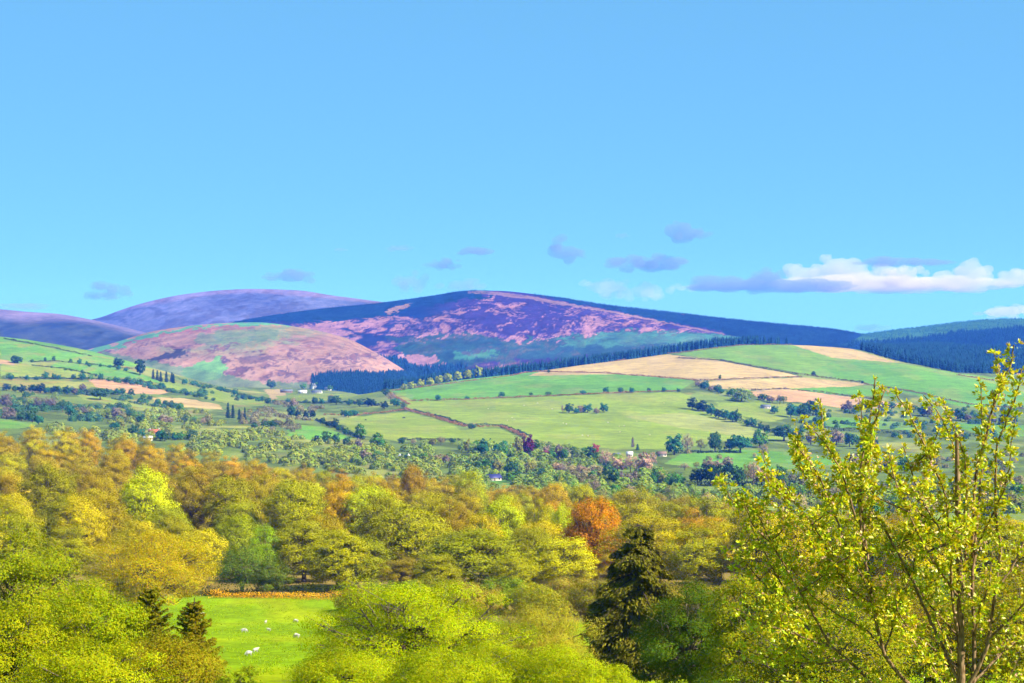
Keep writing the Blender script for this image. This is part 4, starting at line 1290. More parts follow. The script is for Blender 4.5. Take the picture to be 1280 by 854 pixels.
# clumps: name of place, x0,y0,x1,y1 (base line), count, size, palette, kinds
CL = [
    ("on the left hillside's upper hedge", [(17, 453), (25, 454)], 2, (10, 8), ["dark green"], ["round"]),
    ("on the upper hedge of the left hillside", [(38, 455), (68, 451), (90, 454), (120, 458)], 8, (5, 6), ["dark green", "blue green"], ["round"]),
    ("above the dark bushy hillside tree", [(110, 458), (140, 461), (165, 465)], 5, (6, 6), ["dark green", "blue green"], ["round", "bush"]),
    ("on the slanting hillside hedge", [(60, 460), (95, 465), (125, 472)], 6, (4, 4), ["dark green"], ["bush", "round"]),
    ("on the middle hedge of the left hillside", [(2, 475), (60, 475), (110, 475), (165, 478)], 17, (8, 8), ["dark green", "blue green", "mid green"], ["round", "bush"]),
    ("on the middle hedge beside the hillside pink field", [(150, 479), (190, 484), (218, 490)], 9, (8, 7), ["dark green", "blue green"], ["round", "bush"]),
    ("left of the lone hillside oak", [(5, 488), (40, 492), (85, 494), (108, 490)], 13, (11, 10), ["dark green", "navy green", "blue green", "mauve grey"], ["round"]),
    ("right of the lone hillside oak", [(142, 494), (165, 495), (200, 507), (228, 514)], 11, (10, 9), ["dark green", "blue green", "mid green"], ["round"]),
    ("in the left edge tree belt", [(2, 508), (30, 510), (50, 511), (75, 508)], 11, (12, 13), ["dark green", "mauve grey", "blue green", "light green"], ["round", "bare"]),
    ("in the belt below the lone hillside oak", [(62, 512), (90, 520), (130, 522), (165, 524)], 14, (12, 12), ["dark green", "mauve grey", "light green", "olive", "blue green"], ["round", "bare"]),
    ("in the lowest belt at the left edge", [(2, 524), (30, 527), (55, 530)], 8, (12, 13), ["dark green", "navy green", "blue green", "mauve grey"], ["round"]),
    ("around the red roofed house", [(140, 538), (170, 548), (205, 551), (245, 548)], 12, (12, 11), ["dark green", "mid green", "light green", "blue green"], ["round"]),
    ("between hillside and red roofed house", [(150, 524), (190, 532), (230, 530), (270, 532)], 13, (12, 11), ["light green", "olive", "mid green", "dark green", "grey brown"], ["round", "bare"]),
    ("in the dark conifer row under the brown hill", [(187, 474), (205, 478), (222, 480)], 8, (6, 12), ["navy green"], ["fir"]),
    ("along the teal hedge to the farm", [(228, 480), (262, 486), (300, 496), (340, 506)], 17, (9, 8), ["blue green", "dark green", "mid green"], ["round", "bush"]),
    ("in the oval field clump on the left slope", [(230, 495), (240, 496), (252, 498), (270, 503)], 5, (7, 5), ["navy green", "dark green"], ["bush", "round"]),
    ("below the brown hill's green patch", [(272, 478), (300, 480), (345, 486)], 9, (11, 9), ["blue green", "dark green"], ["round"]),
    ("behind the white farm", [(352, 484), (395, 487), (430, 488)], 8, (9, 7), ["blue green", "mid green"], ["round"]),
    ("in front of the white farm", [(350, 508), (378, 507), (405, 504), (420, 504)], 8, (9, 9), ["grey brown", "dark green", "blue green"], ["round", "bare"]),
    ("in the dark clump right of the farm", [(408, 504), (440, 507), (465, 509), (485, 511)], 9, (12, 9), ["navy green", "dark green"], ["round"]),
    ("left of the dark hedge", [(358, 522), (375, 523), (392, 524)], 5, (10, 12), ["navy green", "dark green"], ["round"]),
    ("on the orange hedge above the cow pasture", [(425, 521), (435, 521), (447, 521)], 3, (10, 8), ["dark green", "blue green"], ["round"]),
    ("at the pasture hill's left corner", [(480, 492), (495, 510), (505, 513), (500, 498)], 6, (10, 9), ["dark green", "grey brown", "blue green"], ["round", "bare"]),
    ("along the dark hedge", [(398, 528), (418, 536), (438, 546)], 6, (9, 9), ["dark green", "navy green"], ["round"]),
    ("below the small bright field", [(395, 553), (410, 552), (425, 556), (450, 562)], 6, (12, 13), ["navy green", "mauve grey", "dark green"], ["round"]),
    ("in the pale scrub left of the hedge", [(312, 536), (340, 535), (370, 530)], 6, (11, 8), ["dark green", "olive"], ["round"]),
    ("on the long brown hedge", [(540, 501), (557, 500.5), (640, 496.5), (647, 496.5), (672, 494), (750, 492)], 7, (8, 7), ["dark green", "blue green"], ["round", "bush"]),
    ("in the field copse", [(707, 516), (720, 517), (735, 517), (756, 516)], 7, (11, 10), ["dark green", "blue green", "grey brown"], ["round"]),
    ("above the tan fields' corner", [(755, 492), (785, 491), (805, 490), (850, 490)], 8, (7, 6), ["blue green", "dark green"], ["round"]),
    ("below the tan fields", [(868, 484), (890, 488), (912, 496), (925, 500)], 11, (10, 9), ["dark green", "blue green", "mid green", "grey brown"], ["round"]),
    ("left of the pink ploughed field", [(945, 500), (958, 503), (972, 506), (985, 505)], 7, (10, 9), ["dark green", "navy green", "grey brown"], ["round", "bare"]),
    ("in the copse right of the dark roofed barn", [(986, 520), (1000, 521), (1018, 520), (1025, 510)], 8, (14, 16), ["dark green", "blue green", "mid green", "navy green"], ["round"]),
    ("along the thick diagonal hedge", [(858, 508), (895, 521), (935, 533), (972, 545)], 16, (11, 12), ["dark green", "navy green", "blue green"], ["round"]),
    ("behind the cherry's left shoots", [(985, 548), (1015, 556), (1060, 560), (1100, 563)], 12, (16, 17), ["dark green", "navy green", "mid green", "grey brown"], ["round"]),
    ("under the right green field", [(1040, 515), (1100, 512), (1160, 520), (1225, 530), (1275, 530)], 18, (12, 12), ["dark green", "navy green", "blue green", "mauve grey"], ["round"]),
    ("behind the cherry's middle", [(1050, 585), (1120, 590), (1200, 592), (1275, 590)], 12, (18, 18), ["dark green", "mid green", "olive", "grey brown"], ["round", "bare"]),
    ("along the cow pasture's lower hedge", [(498, 556), (512, 556), (535, 556), (572, 556)], 6, (10, 9), ["dark green", "grey brown", "olive"], ["round", "bare"]),
    ("in the belt left of the copper beech", [(575, 566), (600, 570), (630, 570), (650, 572)], 14, (14, 18), ["dark green", "mid green", "light green", "blue green", "olive"], ["round"]),
    ("in the belt right of the copper beech", [(668, 560), (690, 575), (720, 572), (740, 576)], 14, (13, 15), ["dark green", "light green", "grey brown", "mid green", "mauve grey"], ["round", "bare"]),
    ("behind the blue roofed barn", [(570, 585), (605, 592), (640, 592), (665, 592)], 13, (15, 15), ["mid green", "dark green", "light green", "olive"], ["round"]),
    ("right of the blue roofed barn", [(625, 602), (650, 602), (690, 600)], 9, (14, 13), ["dark green", "mid green", "light green"], ["round"]),
    ("in the mixed belt below the cow pasture", [(455, 575), (490, 580), (530, 578), (565, 580)], 14, (14, 13), ["light green", "mid green", "olive", "dark green", "grey brown"], ["round"]),
    ("below the pink blossom trees", [(735, 600), (770, 606), (800, 606), (830, 606)], 14, (15, 17), ["light green", "mid green", "dark green", "olive", "mauve grey"], ["round"]),
    ("below the big rounded green tree", [(820, 604), (840, 612), (855, 606)], 7, (16, 19), ["mid green", "mid green", "navy green"], ["round"]),
    ("in the brownish belt left of the cedars", [(850, 590), (870, 588), (915, 584)], 6, (14, 10), ["olive", "grey brown"], ["bare", "round"]),
    ("between the wood and the barn's right copse", [(690, 628), (760, 634), (840, 640), (930, 642)], 17, (20, 20), ["light green", "olive", "mid green", "straw", "olive"], ["round", "bare", "broad"]),
    ("on the slope above the wood's right end", [(700, 615), (780, 620), (860, 625), (900, 628)], 13, (17, 17), ["light green", "olive", "mid green", "grey brown"], ["round", "bare"]),
    ("behind the cherry between wood and hedges", [(950, 640), (1040, 645), (1150, 640), (1280, 645)], 17, (24, 24), ["light green", "olive", "straw", "mid green", "olive"], ["round", "bare", "broad"]),
    ("behind the cherry above the wood", [(985, 622), (1060, 624), (1160, 622), (1280, 624)], 14, (20, 20), ["mid green", "olive", "straw", "grey brown"], ["round", "bare"]),
    ("behind the wood's middle", [(440, 606), (520, 612), (600, 620), (690, 630)], 14, (18, 18), ["olive", "light green", "straw", "grey brown"], ["round", "bare"]),
    ("in the brown belt above the wood", [(690, 590), (720, 594), (745, 592)], 8, (15, 12), ["straw", "grey brown", "pinkish"], ["bare"]),
]
for place, line, n, (w, h), pal, kinds in CL:
    line = sorted(line)
    xsL = [p[0] for p in line]
    ysL = [p[1] for p in line]
    n = n if n < 6 else int(n * (0.62 if "cherry" in place else 0.8) + 0.5)
    for k in range(n):
        x = xsL[0] + (xsL[-1] - xsL[0]) * (k + vrnd.uniform(0.1, 0.9)) / n
        yb = np.interp(x, xsL, ysL) + vrnd.uniform(-1.5, 1.5) * (h / 10)
        kd = vrnd.choice(kinds)
        cn = vrnd.choice(pal)
        s = vrnd.uniform(0.75, 1.25)
        hh = h * s * (0.6 if kd == "bush" else 1) * vrnd.uniform(0.9, 1.15)
        vtree(x, yb, w * s, hh, kd, cn, KW[kd].format(cn) + " " + place, "trees and bushes " + place, None, 790.0 if yb > 609 else 1150.0)
print("valley trees", NV)

# scrub that reads as one mass: ground between wood and pasture
def scrub(name, regions, n, seed, cols, label, size=(5, 9), hs=0.8):
    rng = np.random.default_rng(seed)
    pts = []
    for poly, m in regions:
        x0, x1 = min(p[0] for p in poly), max(p[0] for p in poly)
        y0, y1 = min(p[1] for p in poly), max(p[1] for p in poly)
        c = 0
        tries = 0
        while c < m and tries < 20 * m:
            tries += 1
            x, y = rng.uniform(x0, x1), rng.uniform(y0, y1)
            if inpoly(np.array([x]), np.array([y]), poly)[0] and float(fbm(x / 26., y / 7., seed, 3)) > 0.47:
                pts.append(at(x, y, 790.0 if y > 607 else 1150.0))
                c += 1
    g = Geo()
    for p in pts:
        r = rng.uniform(*size) * 0.5
        k = 150
        d = unit(rng.normal(size=(k, 3)))
        d[:, 2] = np.abs(d[:, 2])
        lump = 0.75 + 0.5 * vnoise(d[:, 0] * 2 + p[0], d[:, 1] * 2 + p[1] + d[:, 2] * 2, 3)
        P_ = p + d * (lump * r)[:, None] * np.array([1, 1, 1.5 * hs])
        N = unit(d + rng.normal(0, 0.25, (k, 3)))
        V, Q = cards(P_, N, r * 0.36, r * 0.32, rng)
        g.add(V, Q, np.repeat(np.clip(rng.normal(0.5, 0.08, k) + rng.normal(0, 0.24), 0, 1), 4))
    o = link(name, g.mesh(name, M_FAR))
    o.color = (*cols, 1)
    o["kind"] = "stuff"
    tag(o, label, "scrub")
    return o


scrub("valley_scrub", [([(60, 535), (200, 548), (330, 540), (380, 550), (450, 560), (560, 575), (600, 595), (450, 595), (330, 580), (200, 565), (60, 545)], 420),
                       ([(90, 515), (250, 515), (290, 530), (200, 545), (110, 530)], 130)], 0, 31, (0.21, 0.25, 0.022), "pale green scrub woodland covering the valley floor behind the wood", (6, 11))
scrub("copse_scrub", [([(440, 560), (700, 560), (840, 585), (850, 615), (700, 612), (560, 596), (440, 585)], 330), ([(680, 568), (760, 580), (850, 600), (900, 630), (760, 615)], 80), ([(440, 600), (700, 608), (930, 612), (1280, 610), (1280, 646), (1000, 646), (930, 641), (700, 622), (440, 607)], 330)], 0, 32, (0.16, 0.22, 0.022),
      "mixed light green undergrowth between the valley trees of the middle", (6, 11))
scrub("bare_scrub", [([(300, 515), (360, 510), (400, 530), (360, 545), (300, 540)], 70), ([(700, 575), (760, 590), (740, 605), (690, 600)], 60), ([(330, 500), (400, 508), (420, 520), (330, 516)], 50), ([(930, 640), (1060, 610), (1280, 600), (1280, 640)], 90), ([(850, 560), (1000, 590), (1280, 560), (1280, 600), (900, 612)], 40)], 0, 33,
      (0.19, 0.17, 0.065), "brownish leafless scrub patches on the valley floor", (5, 9))
scrub("hedgerow_scrub", [([(0, 495), (60, 493), (90, 510), (60, 526), (0, 524)], 120), ([(60, 512), (160, 508), (170, 526), (90, 528)], 90), ([(1000, 512), (1280, 508), (1280, 545), (1100, 560), (1000, 540)], 150), ([(130, 470), (220, 486), (345, 503), (345, 509), (220, 492), (130, 476)], 60), ([(30, 486), (120, 489), (230, 510), (230, 515), (120, 495), (30, 492)], 60)], 0, 34,
      (0.05, 0.13, 0.04), "dark green thicket filling the gaps of the valley hedgerows", (5, 10))


# ------------------------------------------------------------------ yellowish trees on the ridge end left of the conifer strip
for i, (x, yb, w, h) in enumerate([(505, 487, 10, 8), (515, 485, 11, 9), (526, 483, 10, 10), (538, 481, 11, 10), (549, 479, 11, 11), (560, 477, 12, 12), (572, 475, 12, 12), (585, 473, 11, 12), (597, 471, 13, 15)]):
    vtree(x, yb + 1, w, h, "round", "yellow green", "yellow green tree along the left end of the conifer strip", "yellow green trees by the conifer strip", None, 2500)

# ------------------------------------------------------------------ animals
def animal_mesh(name, nodes, edges, mat):
    """continuous body grown by a skin modifier: nodes = (x,y,z,radius)"""
    me = bpy.data.meshes.new(name + "_skel")
    me.from_pydata([n[:3] for n in nodes], edges, [])
    o = bpy.data.objects.new(name + "_skel", me)
    C.objects.link(o)
    md = o.modifiers.new("s", 'SKIN')
    sv = me.skin_vertices[0].data
    for i, n in enumerate(nodes):
        r = n[3]
        sv[i].radius = r if isinstance(r, tuple) else (r, r)
    sv[0].use_root = True
    sd = o.modifiers.new("d", 'SUBSURF')
    sd.levels = sd.render_levels = 1
    dg = bpy.context.evaluated_depsgraph_get()
    out = bpy.data.meshes.new_from_object(o.evaluated_get(dg))
    out.name = name
    out.materials.clear()
    out.materials.append(mat)
    out.polygons.foreach_set("use_smooth", np.ones(len(out.polygons), bool))
    bpy.data.objects.remove(o)
    return out


def sheep_nodes(graze):
    hd = [(0.55, 0, 0.82, 0.15), (0.72, 0, 0.9, 0.12), (0.92, 0, 0.82, 0.07)] if not graze else [(0.55, 0, 0.62, 0.15), (0.70, 0, 0.38, 0.11), (0.80, 0, 0.16, 0.06)]
    N = [(0, 0, 0.68, 0.30), (0.32, 0, 0.68, 0.28), (-0.35, 0, 0.68, 0.29), (-0.55, 0, 0.66, 0.18), (-0.64, 0, 0.48, 0.06)] + hd
    E = [(0, 1), (0, 2), (2, 3), (3, 4), (1, 5), (5, 6), (6, 7)]
    for sx in (0.34, -0.38):
        for sy in (0.13, -0.13):
            k = len(N)
            back = -0.05 if sx < 0 else 0.02
            N += [(sx, sy, 0.42, 0.11), (sx + back, sy, 0.24, 0.055), (sx, sy, 0.02, 0.045)]
            E += [(1 if sx > 0 else 2, k), (k, k + 1), (k + 1, k + 2)]
    for sy in (0.11, -0.11):     # ears
        k = len(N)
        b = hd[1]
        N += [(b[0], sy, b[2] + 0.07, 0.03), (b[0] - 0.03, sy * 2.0, b[2] + 0.05, 0.02)]
        E += [(6, k), (k, k + 1)]
    return N, E


M_WOOL = plain_mat("sheep_wool", (0.42, 0.39, 0.33), 0.95, 0.85, 1.1, 9)
M_COW = plain_mat("cow_hide", (0.03, 0.025, 0.022), 0.8)
SH = [animal_mesh("sheep_grazing", *sheep_nodes(True), M_WOOL), animal_mesh("sheep_standing", *sheep_nodes(False), M_WOOL)]


def put_animal(name, me, X, Y, z, rz, s, label, cat, group, x):
    o = bpy.data.objects.new(name, me)
    C.objects.link(o)
    o.location = (X, Y, z)
    o.rotation_euler = (0, 0, rz)
    o.scale = (s, s, s)
    tag(o, label, cat, group, x)


def near_hit(x, y):
    return hit(x, y, 120, 320, 1.0)


for x, y, g, rz, s, lb in [
    (332, 780, 1, 1.4, 0.9, "white sheep seen end on, farthest back in the meadow"),
    (370, 779, 0, 2.9, 1.0, "white sheep grazing nearest the lime tree, upper of two"),
    (305, 791.5, 0, 0.15, 1.15, "large white sheep side on at the left of the flock"),
    (336, 789.5, 1, 2.8, 0.8, "small white lamb in the middle of the flock"),
    (371, 798, 0, 2.75, 1.15, "white sheep grazing nearest the lime tree, lower of two"),
    (311, 820, 0, 3.6, 1.0, "greyish sheep of the close pair, left one"),
    (319.5, 816, 1, 0.7, 0.95, "greyish sheep of the close pair, right one"),
    (252, 770, 1, 0.3, 0.85, "white sheep half hidden beside the golden oak"),
]:
    Y = near_hit(x, y)
    put_animal("sheep", SH[1 if g else 0], PX(x, Y), Y, float(ground(np.array(x), np.array(Y))), rz, s * 0.62, lb, "sheep", "sheep in the near meadow", x)
srnd = random.Random(8)
for (x, y, place) in [(634, 527, "upper"), (643, 526, "upper"), (640, 523, "upper"), (704, 530, "middle"), (708, 531, "middle"), (774, 534, "middle"), (780, 533, "middle"), (775, 541, "lower"),
                      (728, 545, "lower"), (735, 546, "lower"), (690, 512, "upper"), (672, 505, "upper"), (655, 508, "upper"), (610, 512, "upper"), (812, 545, "lower"), (796, 528, "middle"), (760, 529, "middle"), (830, 505, "upper")]:
    p = at(x, y)
    put_animal("sheep", SH[0], p[0], p[1], p[2], srnd.uniform(0, 6.28), 1.45, f"tiny white sheep on the {place} part of the big pasture", "sheep", "sheep on the far pasture", x)


def cow_nodes():
    N = [(0, 0, 1.0, 0.38), (0.55, 0, 1.03, 0.36), (-0.6, 0, 1.02, 0.36), (-0.85, 0, 1.05, 0.22), (-0.95, 0, 0.6, 0.04), (0.9, 0, 1.0, 0.2), (1.15, 0, 0.6, 0.15), (1.3, 0, 0.3, 0.1)]
    E = [(0, 1), (0, 2), (2, 3), (3, 4), (1, 5), (5, 6), (6, 7)]
    for sx in (0.6, -0.68):
        for sy in (0.2, -0.2):
            k = len(N)
            N += [(sx, sy, 0.65, 0.14), (sx + (-0.06 if sx < 0 else 0.02), sy, 0.36, 0.08), (sx, sy, 0.03, 0.07)]
            E += [(1 if sx > 0 else 2, k), (k, k + 1), (k + 1, k + 2)]
    return N, E


COW = animal_mesh("cow", *cow_nodes(), M_COW)
for x, y, rz, lb in [(457, 526, 0.4, "small dark cow at the left of the cow pasture"), (505, 524, 3.0, "larger dark cow at the right of the cow pasture")]:
    p = at(x, y)
    put_animal("cow", COW, p[0], p[1], p[2], rz, 1.7 if x > 480 else 1.25, lb, "cow", "cows in the small pasture", x)


# ------------------------------------------------------------------ buildings
def box(g, x0, x1, y0, y1, z0, z1, m=0):
    V = [(x0, y0, z0), (x1, y0, z0), (x1, y1, z0), (x0, y1, z0), (x0, y0, z1), (x1, y0, z1), (x1, y1, z1), (x0, y1, z1)]
    Q = [(0, 3, 2, 1), (4, 5, 6, 7), (0, 1, 5, 4), (1, 2, 6, 5), (2, 3, 7, 6), (3, 0, 4, 7)]
    g.add(V, Q, 0.5, m)


M_WHITE = plain_mat("white_render", (0.55, 0.54, 0.52))
M_CREAM = plain_mat("cream_render", (0.40, 0.36, 0.30))
M_SLATE = plain_mat("grey_slate", (0.10, 0.11, 0.14), 0.6)
M_BLUE = plain_mat("blue_roof_sheet", (0.03, 0.03, 0.13), 0.5)
M_RED = plain_mat("red_roof_tile", (0.45, 0.10, 0.05), 0.8)
M_GLASS = plain_mat("dark_window_glass", (0.03, 0.04, 0.05), 0.15)
M_PALE = plain_mat("pale_sheet_roof", (0.6, 0.58, 0.56), 0.5)
M_BROWN = plain_mat("brown_boards", (0.15, 0.09, 0.06))


def house(name, x, y, L, W, h, rh, rz, wallm, roofm, label, cat, chimney=True, windows=3, Y0=1150.0, hill_p=None, z_off=0):
    p = at(x, y, Y0) if hill_p is None else hill_p
    e = empty(name, (p[0], p[1], p[2] - 0.3 + z_off), rz)
    g = Geo()
    # walls with gables, one shell
    V = [(-L / 2, -W / 2, 0), (L / 2, -W / 2, 0), (L / 2, W / 2, 0), (-L / 2, W / 2, 0), (-L / 2, -W / 2, h), (L / 2, -W / 2, h), (L / 2, W / 2, h), (-L / 2, W / 2, h), (-L / 2, 0, h + rh), (L / 2, 0, h + rh)]
    g.add(V, [(0, 1, 5, 4), (1, 2, 6, 5), (2, 3, 7, 6), (3, 0, 4, 7)])
    g.add(np.array(V), [(4, 8, 7), (5, 6, 9)])
    link("wall", g.mesh("wall", wallm), e)
    g = Geo()
    o_ = 0.4
    for s in (-1, 1):
        a = np.array([(-L / 2 - o_, s * (W / 2 + o_), h - 0.25), (L / 2 + o_, s * (W / 2 + o_), h - 0.25), (L / 2 + o_, 0, h + rh + 0.12), (-L / 2 - o_, 0, h + rh + 0.12)])
        b = a + np.array([0, 0, 0.22])
        V = np.concatenate([a, b])
        g.add(V, [(0, 1, 2, 3), (4, 7, 6, 5), (0, 4, 5, 1), (1, 5, 6, 2), (2, 6, 7, 3), (3, 7, 4, 0)])
    rf = link("roof", g.mesh("roof", roofm), e)
    if chimney:
        for s in (-1, 1):
            g = Geo()
            box(g, s * L * 0.4 - 0.5, s * L * 0.4 + 0.5, -0.4, 0.4, h + rh - 0.6, h + rh + 1.3)
            link("chimney", g.mesh("chimney", wallm), rf)
    for k in range(windows):
        cx = -L / 2 + L * (k + 0.5) / windows
        if k == windows // 2:
            g = Geo()
            box(g, cx - 0.5, cx + 0.5, -W / 2 - 0.06, -W / 2 + 0.05, 0.3, 2.3)
            link("door", g.mesh("door", M_BROWN), e)
        else:
            g = Geo()
            box(g, cx - 0.55, cx + 0.55, -W / 2 - 0.05, -W / 2 + 0.05, 1.2, 2.4)
            link("window", g.mesh("window", M_GLASS), e)
    tag(e, label, cat, "houses and barns of the valley", x)
    return e


house("farm_barn", 378, 491.5, 16, 9, 3, 2.4, 0.15, M_WHITE, M_PALE, "white farm barn with pale roof, middle of the farm row", "barn", False, 3, 2600)
house("farm_barn", 396, 491.5, 19, 9, 2.8, 2.2, -0.1, M_WHITE, M_SLATE, "long white farm barn at the right of the farm row", "barn", False, 5, 2600)
house("farmhouse", 392, 486.5, 11, 8, 6, 4.5, 1.2, M_WHITE, M_SLATE, "tall white farmhouse behind the farm barns", "house", True, 3, 2900)
house("farm_barn", 358, 491, 22, 11, 3.5, 2.5, 0.2, M_BROWN, M_SLATE, "dark grey roofed barn at the left of the farm row", "barn", False, 3, 2600)
house("farm_barn", 410, 488, 13, 8, 4, 2.5, 0.0, M_WHITE, M_SLATE, "small white house right of the farm row under the conifers", "house", False, 3, 2800)
house("farmhouse", 193, 547, 10, 6.5, 4, 3.2, 0.35, M_CREAM, M_RED, "red roofed house among trees behind the wood's left part", "house", True, 3, 1300)
house("farm_shed", 185, 551, 8, 5, 2.8, 1.2, 0.1, M_WHITE, M_PALE, "low pale shed beside the red roofed house", "shed", False, 3, 1300)
house("field_barn", 616, 601, 11, 7, 2.6, 2.2, 0.45, M_CREAM, M_BLUE, "low barn with deep blue roof at the wood's far edge", "barn", False, 3, 1150)
house("farmhouse", 505, 577, 9, 6, 3.2, 2.2, 0.2, M_WHITE, M_PALE, "small white house behind the orange tree of the wood", "house", True, 3, 1250)
house("field_barn", 957, 511, 12, 7, 3, 2.0, 0.2, M_CREAM, M_SLATE, "small dark roofed barn below the pink ploughed field", "barn", False, 3, 1700)
house("farmhouse", 787, 571, 6, 4, 2.5, 2.2, -0.2, M_WHITE, M_PALE, "tiny white house among the pink blossom trees", "house", False, 3, 1400)
house("farmhouse", 771, 574, 7, 5, 3.5, 2.2, 0.5, M_WHITE, M_SLATE, "tiny grey roofed house left among the pink blossom trees", "house", False, 3, 1400)
house("field_barn", 827, 571, 9, 6, 3.0, 2.0, 0.1, M_CREAM, M_BROWN, "brown roofed shed at the left foot of the big rounded tree", "shed", False, 3, 1400)


# ------------------------------------------------------------------ the young cherry in the right foreground
def cherry():
    Y0 = 13.0
    rng = np.random.default_rng(77)
    gx_, gz_ = 1200, None
    base = np.array([PX(1203, Y0), Y0, CAMZ - 1.7 - np.interp(Y0, [0, 20, 60], [0, 3.6, 12]) - 0.1])
    e = empty("cherry_tree", base)
    tag(e, "young cherry tree with leafy upright shoots in the right foreground", "tree", None, 1200)

    def W(x, y, dy=0.0):
        Y = Y0 + dy
        return np.array([PX(x, Y), Y, PZ(y, Y)]) - base

    top = W(1196, 541)
    tp = [np.array([0, 0, -0.15]), W(1203, 1000), W(1202, 900), W(1201, 800), W(1199, 700), W(1197, 610), top]
    V, Q = tube(tp, [0.06, 0.048, 0.036, 0.029, 0.025, 0.022, 0.014], 9)
    g = Geo()
    g.add(V, Q)
    tv = np.concatenate([V[-9:], V[-9:].mean(0, keepdims=True) + np.array([[0, 0, 0.012]])])
    g.add(tv, np.array([(k, (k + 1) % 9, 9) for k in range(9)]))
    link("trunk", g.mesh("trunk", M_BARKY, True), e)

    # main stems and shoots: (points in photo pixels from the foot to the tip, depth offset, thickness)
    S = [
        ([(1203, 930), (1150, 870), (1105, 815), (1090, 745), (1080, 690), (1075, 640), (1076, 590), (1083, 550), (1090, 510), (1094, 473)], -0.3, 0.017),
        ([(1202, 900), (1218, 830), (1216, 740), (1217, 640), (1222, 580), (1232, 548), (1241, 510), (1253, 475), (1264, 455), (1267, 431)], 0.25, 0.017),
        ([(1201, 880), (1235, 800), (1244, 740), (1250, 690), (1244, 640), (1245, 570), (1256, 530), (1272, 490), (1277, 461)], -0.35, 0.015),
        ([(1202, 960), (1120, 890), (1060, 825), (1012, 787), (985, 745), (960, 700), (938, 655)], 0.4, 0.014),
        ([(1202, 860), (1160, 770), (1130, 705), (1098, 650), (1068, 610), (1050, 580), (1034, 552), (1028, 525), (1026, 498)], 0.5, 0.013),
        ([(1201, 820), (1190, 740), (1187, 690), (1182, 620), (1165, 580), (1150, 545), (1135, 515), (1119, 491)], -0.5, 0.012),
        ([(1200, 780), (1207, 690), (1208, 620), (1196, 570), (1185, 540), (1172, 515), (1154, 494)], 0.35, 0.010),
        ([(1199, 700), (1208, 620), (1204, 565), (1190, 530), (1179, 501)], -0.25, 0.009),
        ([(1216, 720), (1222, 650), (1226, 600), (1228, 555), (1227, 510), (1226, 478)], 0.55, 0.009),
        ([(1242, 508), (1253, 475), (1248, 458), (1240, 437)], 0.25, 0.006),
        ([(1085, 700), (1078, 640), (1082, 590), (1080, 550), (1077, 520), (1072, 491)], 0.3, 0.008),
        ([(1080, 610), (1084, 565), (1091, 535), (1099, 510), (1107, 484)], -0.6, 0.008),
        ([(1070, 650), (1055, 600), (1040, 568), (1022, 544), (1001, 525)], -0.15, 0.008),
        ([(1090, 745), (1062, 690), (1042, 640), (1027, 602), (1011, 576), (994, 552)], 0.2, 0.009),
        ([(1075, 760), (1045, 705), (1015, 655), (993, 627), (978, 599)], -0.5, 0.009),
        ([(1040, 640), (1022, 612), (1006, 592), (991, 578)], 0.45, 0.006),
        ([(1040, 810), (1000, 740), (965, 680), (948, 645), (930, 618)], -0.2, 0.009),
        ([(1012, 787), (975, 750), (950, 725), (922, 690)], 0.6, 0.008),
        ([(1050, 815), (1000, 795), (955, 780), (918, 760)], -0.4, 0.008),
        ([(1060, 825), (1020, 830), (970, 825), (930, 812)], 0.1, 0.008),
        ([(1200, 700), (1170, 655), (1150, 620), (1138, 585), (1128, 555)], 0.2, 0.008),
        ([(1200, 750), (1160, 690), (1135, 640), (1118, 600), (1110, 560)], -0.65, 0.009),
        ([(1201, 800), (1150, 740), (1115, 690), (1095, 660)], 0.65, 0.008),
        ([(1202, 840), (1140, 790), (1100, 760), (1062, 735), (1035, 700)], -0.1, 0.009),
        ([(1217, 690), (1240, 645), (1258, 600), (1264, 560), (1270, 520)], -0.6, 0.008),
        ([(1244, 740), (1270, 700), (1290, 640), (1296, 590), (1300, 540)], 0.1, 0.009),
        ([(1235, 800), (1275, 760), (1305, 720), (1325, 660)], -0.3, 0.009),
        ([(1202, 870), (1260, 810), (1300, 780), (1340, 740)], 0.4, 0.010),
        ([(1203, 930), (1270, 870), (1330, 830), (1370, 790)], -0.4, 0.010),
        ([(1105, 815), (1125, 760), (1140, 715), (1150, 670)], 0.3, 0.008),
        ([(1105, 815), (1085, 790), (1050, 770), (1010, 740), (985, 700)], 0.5, 0.007),
        ([(1202, 900), (1165, 835), (1140, 800), (1120, 770)], -0.55, 0.008),
        ([(1202, 880), (1190, 820), (1170, 770), (1165, 720)], 0.6, 0.008),
        ([(1217, 800), (1225, 760), (1238, 720), (1240, 690)], -0.5, 0.007),
        ([(1203, 940), (1110, 880), (1040, 865), (980, 850)], -0.6, 0.009),
        ([(1203, 950), (1160, 890), (1120, 865), (1080, 850)], 0.55, 0.008),
        ([(1203, 950), (1240, 890), (1260, 850), (1275, 820)], 0.5, 0.008),
    ]
    # finer side shoots off the long stems
    extra = []
    for pts, dy, th in S[13:28] + S[:9]:
        n = len(pts)
        for q in range(1, n - 1):
            for _ in range(2 if pts[q][1] > 570 else 1):
                if len(extra) > 46 or rng.random() < (0.15 if pts[q][1] > 600 else 0.55):
                    continue
                x, y = pts[q]
                sgn = rng.choice([-1, 1])
                ln = rng.uniform(35, 80) if y > 560 else rng.uniform(18, 35)
                a = rng.uniform(0.35, 1.1) * sgn
                m_ = (x + math.sin(a) * ln * 0.55, y - math.cos(a) * ln * 0.5)
                t_ = (x + math.sin(a * 0.8) * ln * 1.0, y - math.cos(a * 0.8) * ln * 1.0)
                extra.append(([(x, y), m_, t_], dy + rng.uniform(-0.1, 0.1), 0.005, dy))
    allS = [(p, d, t, None) for p, d, t in S] + extra
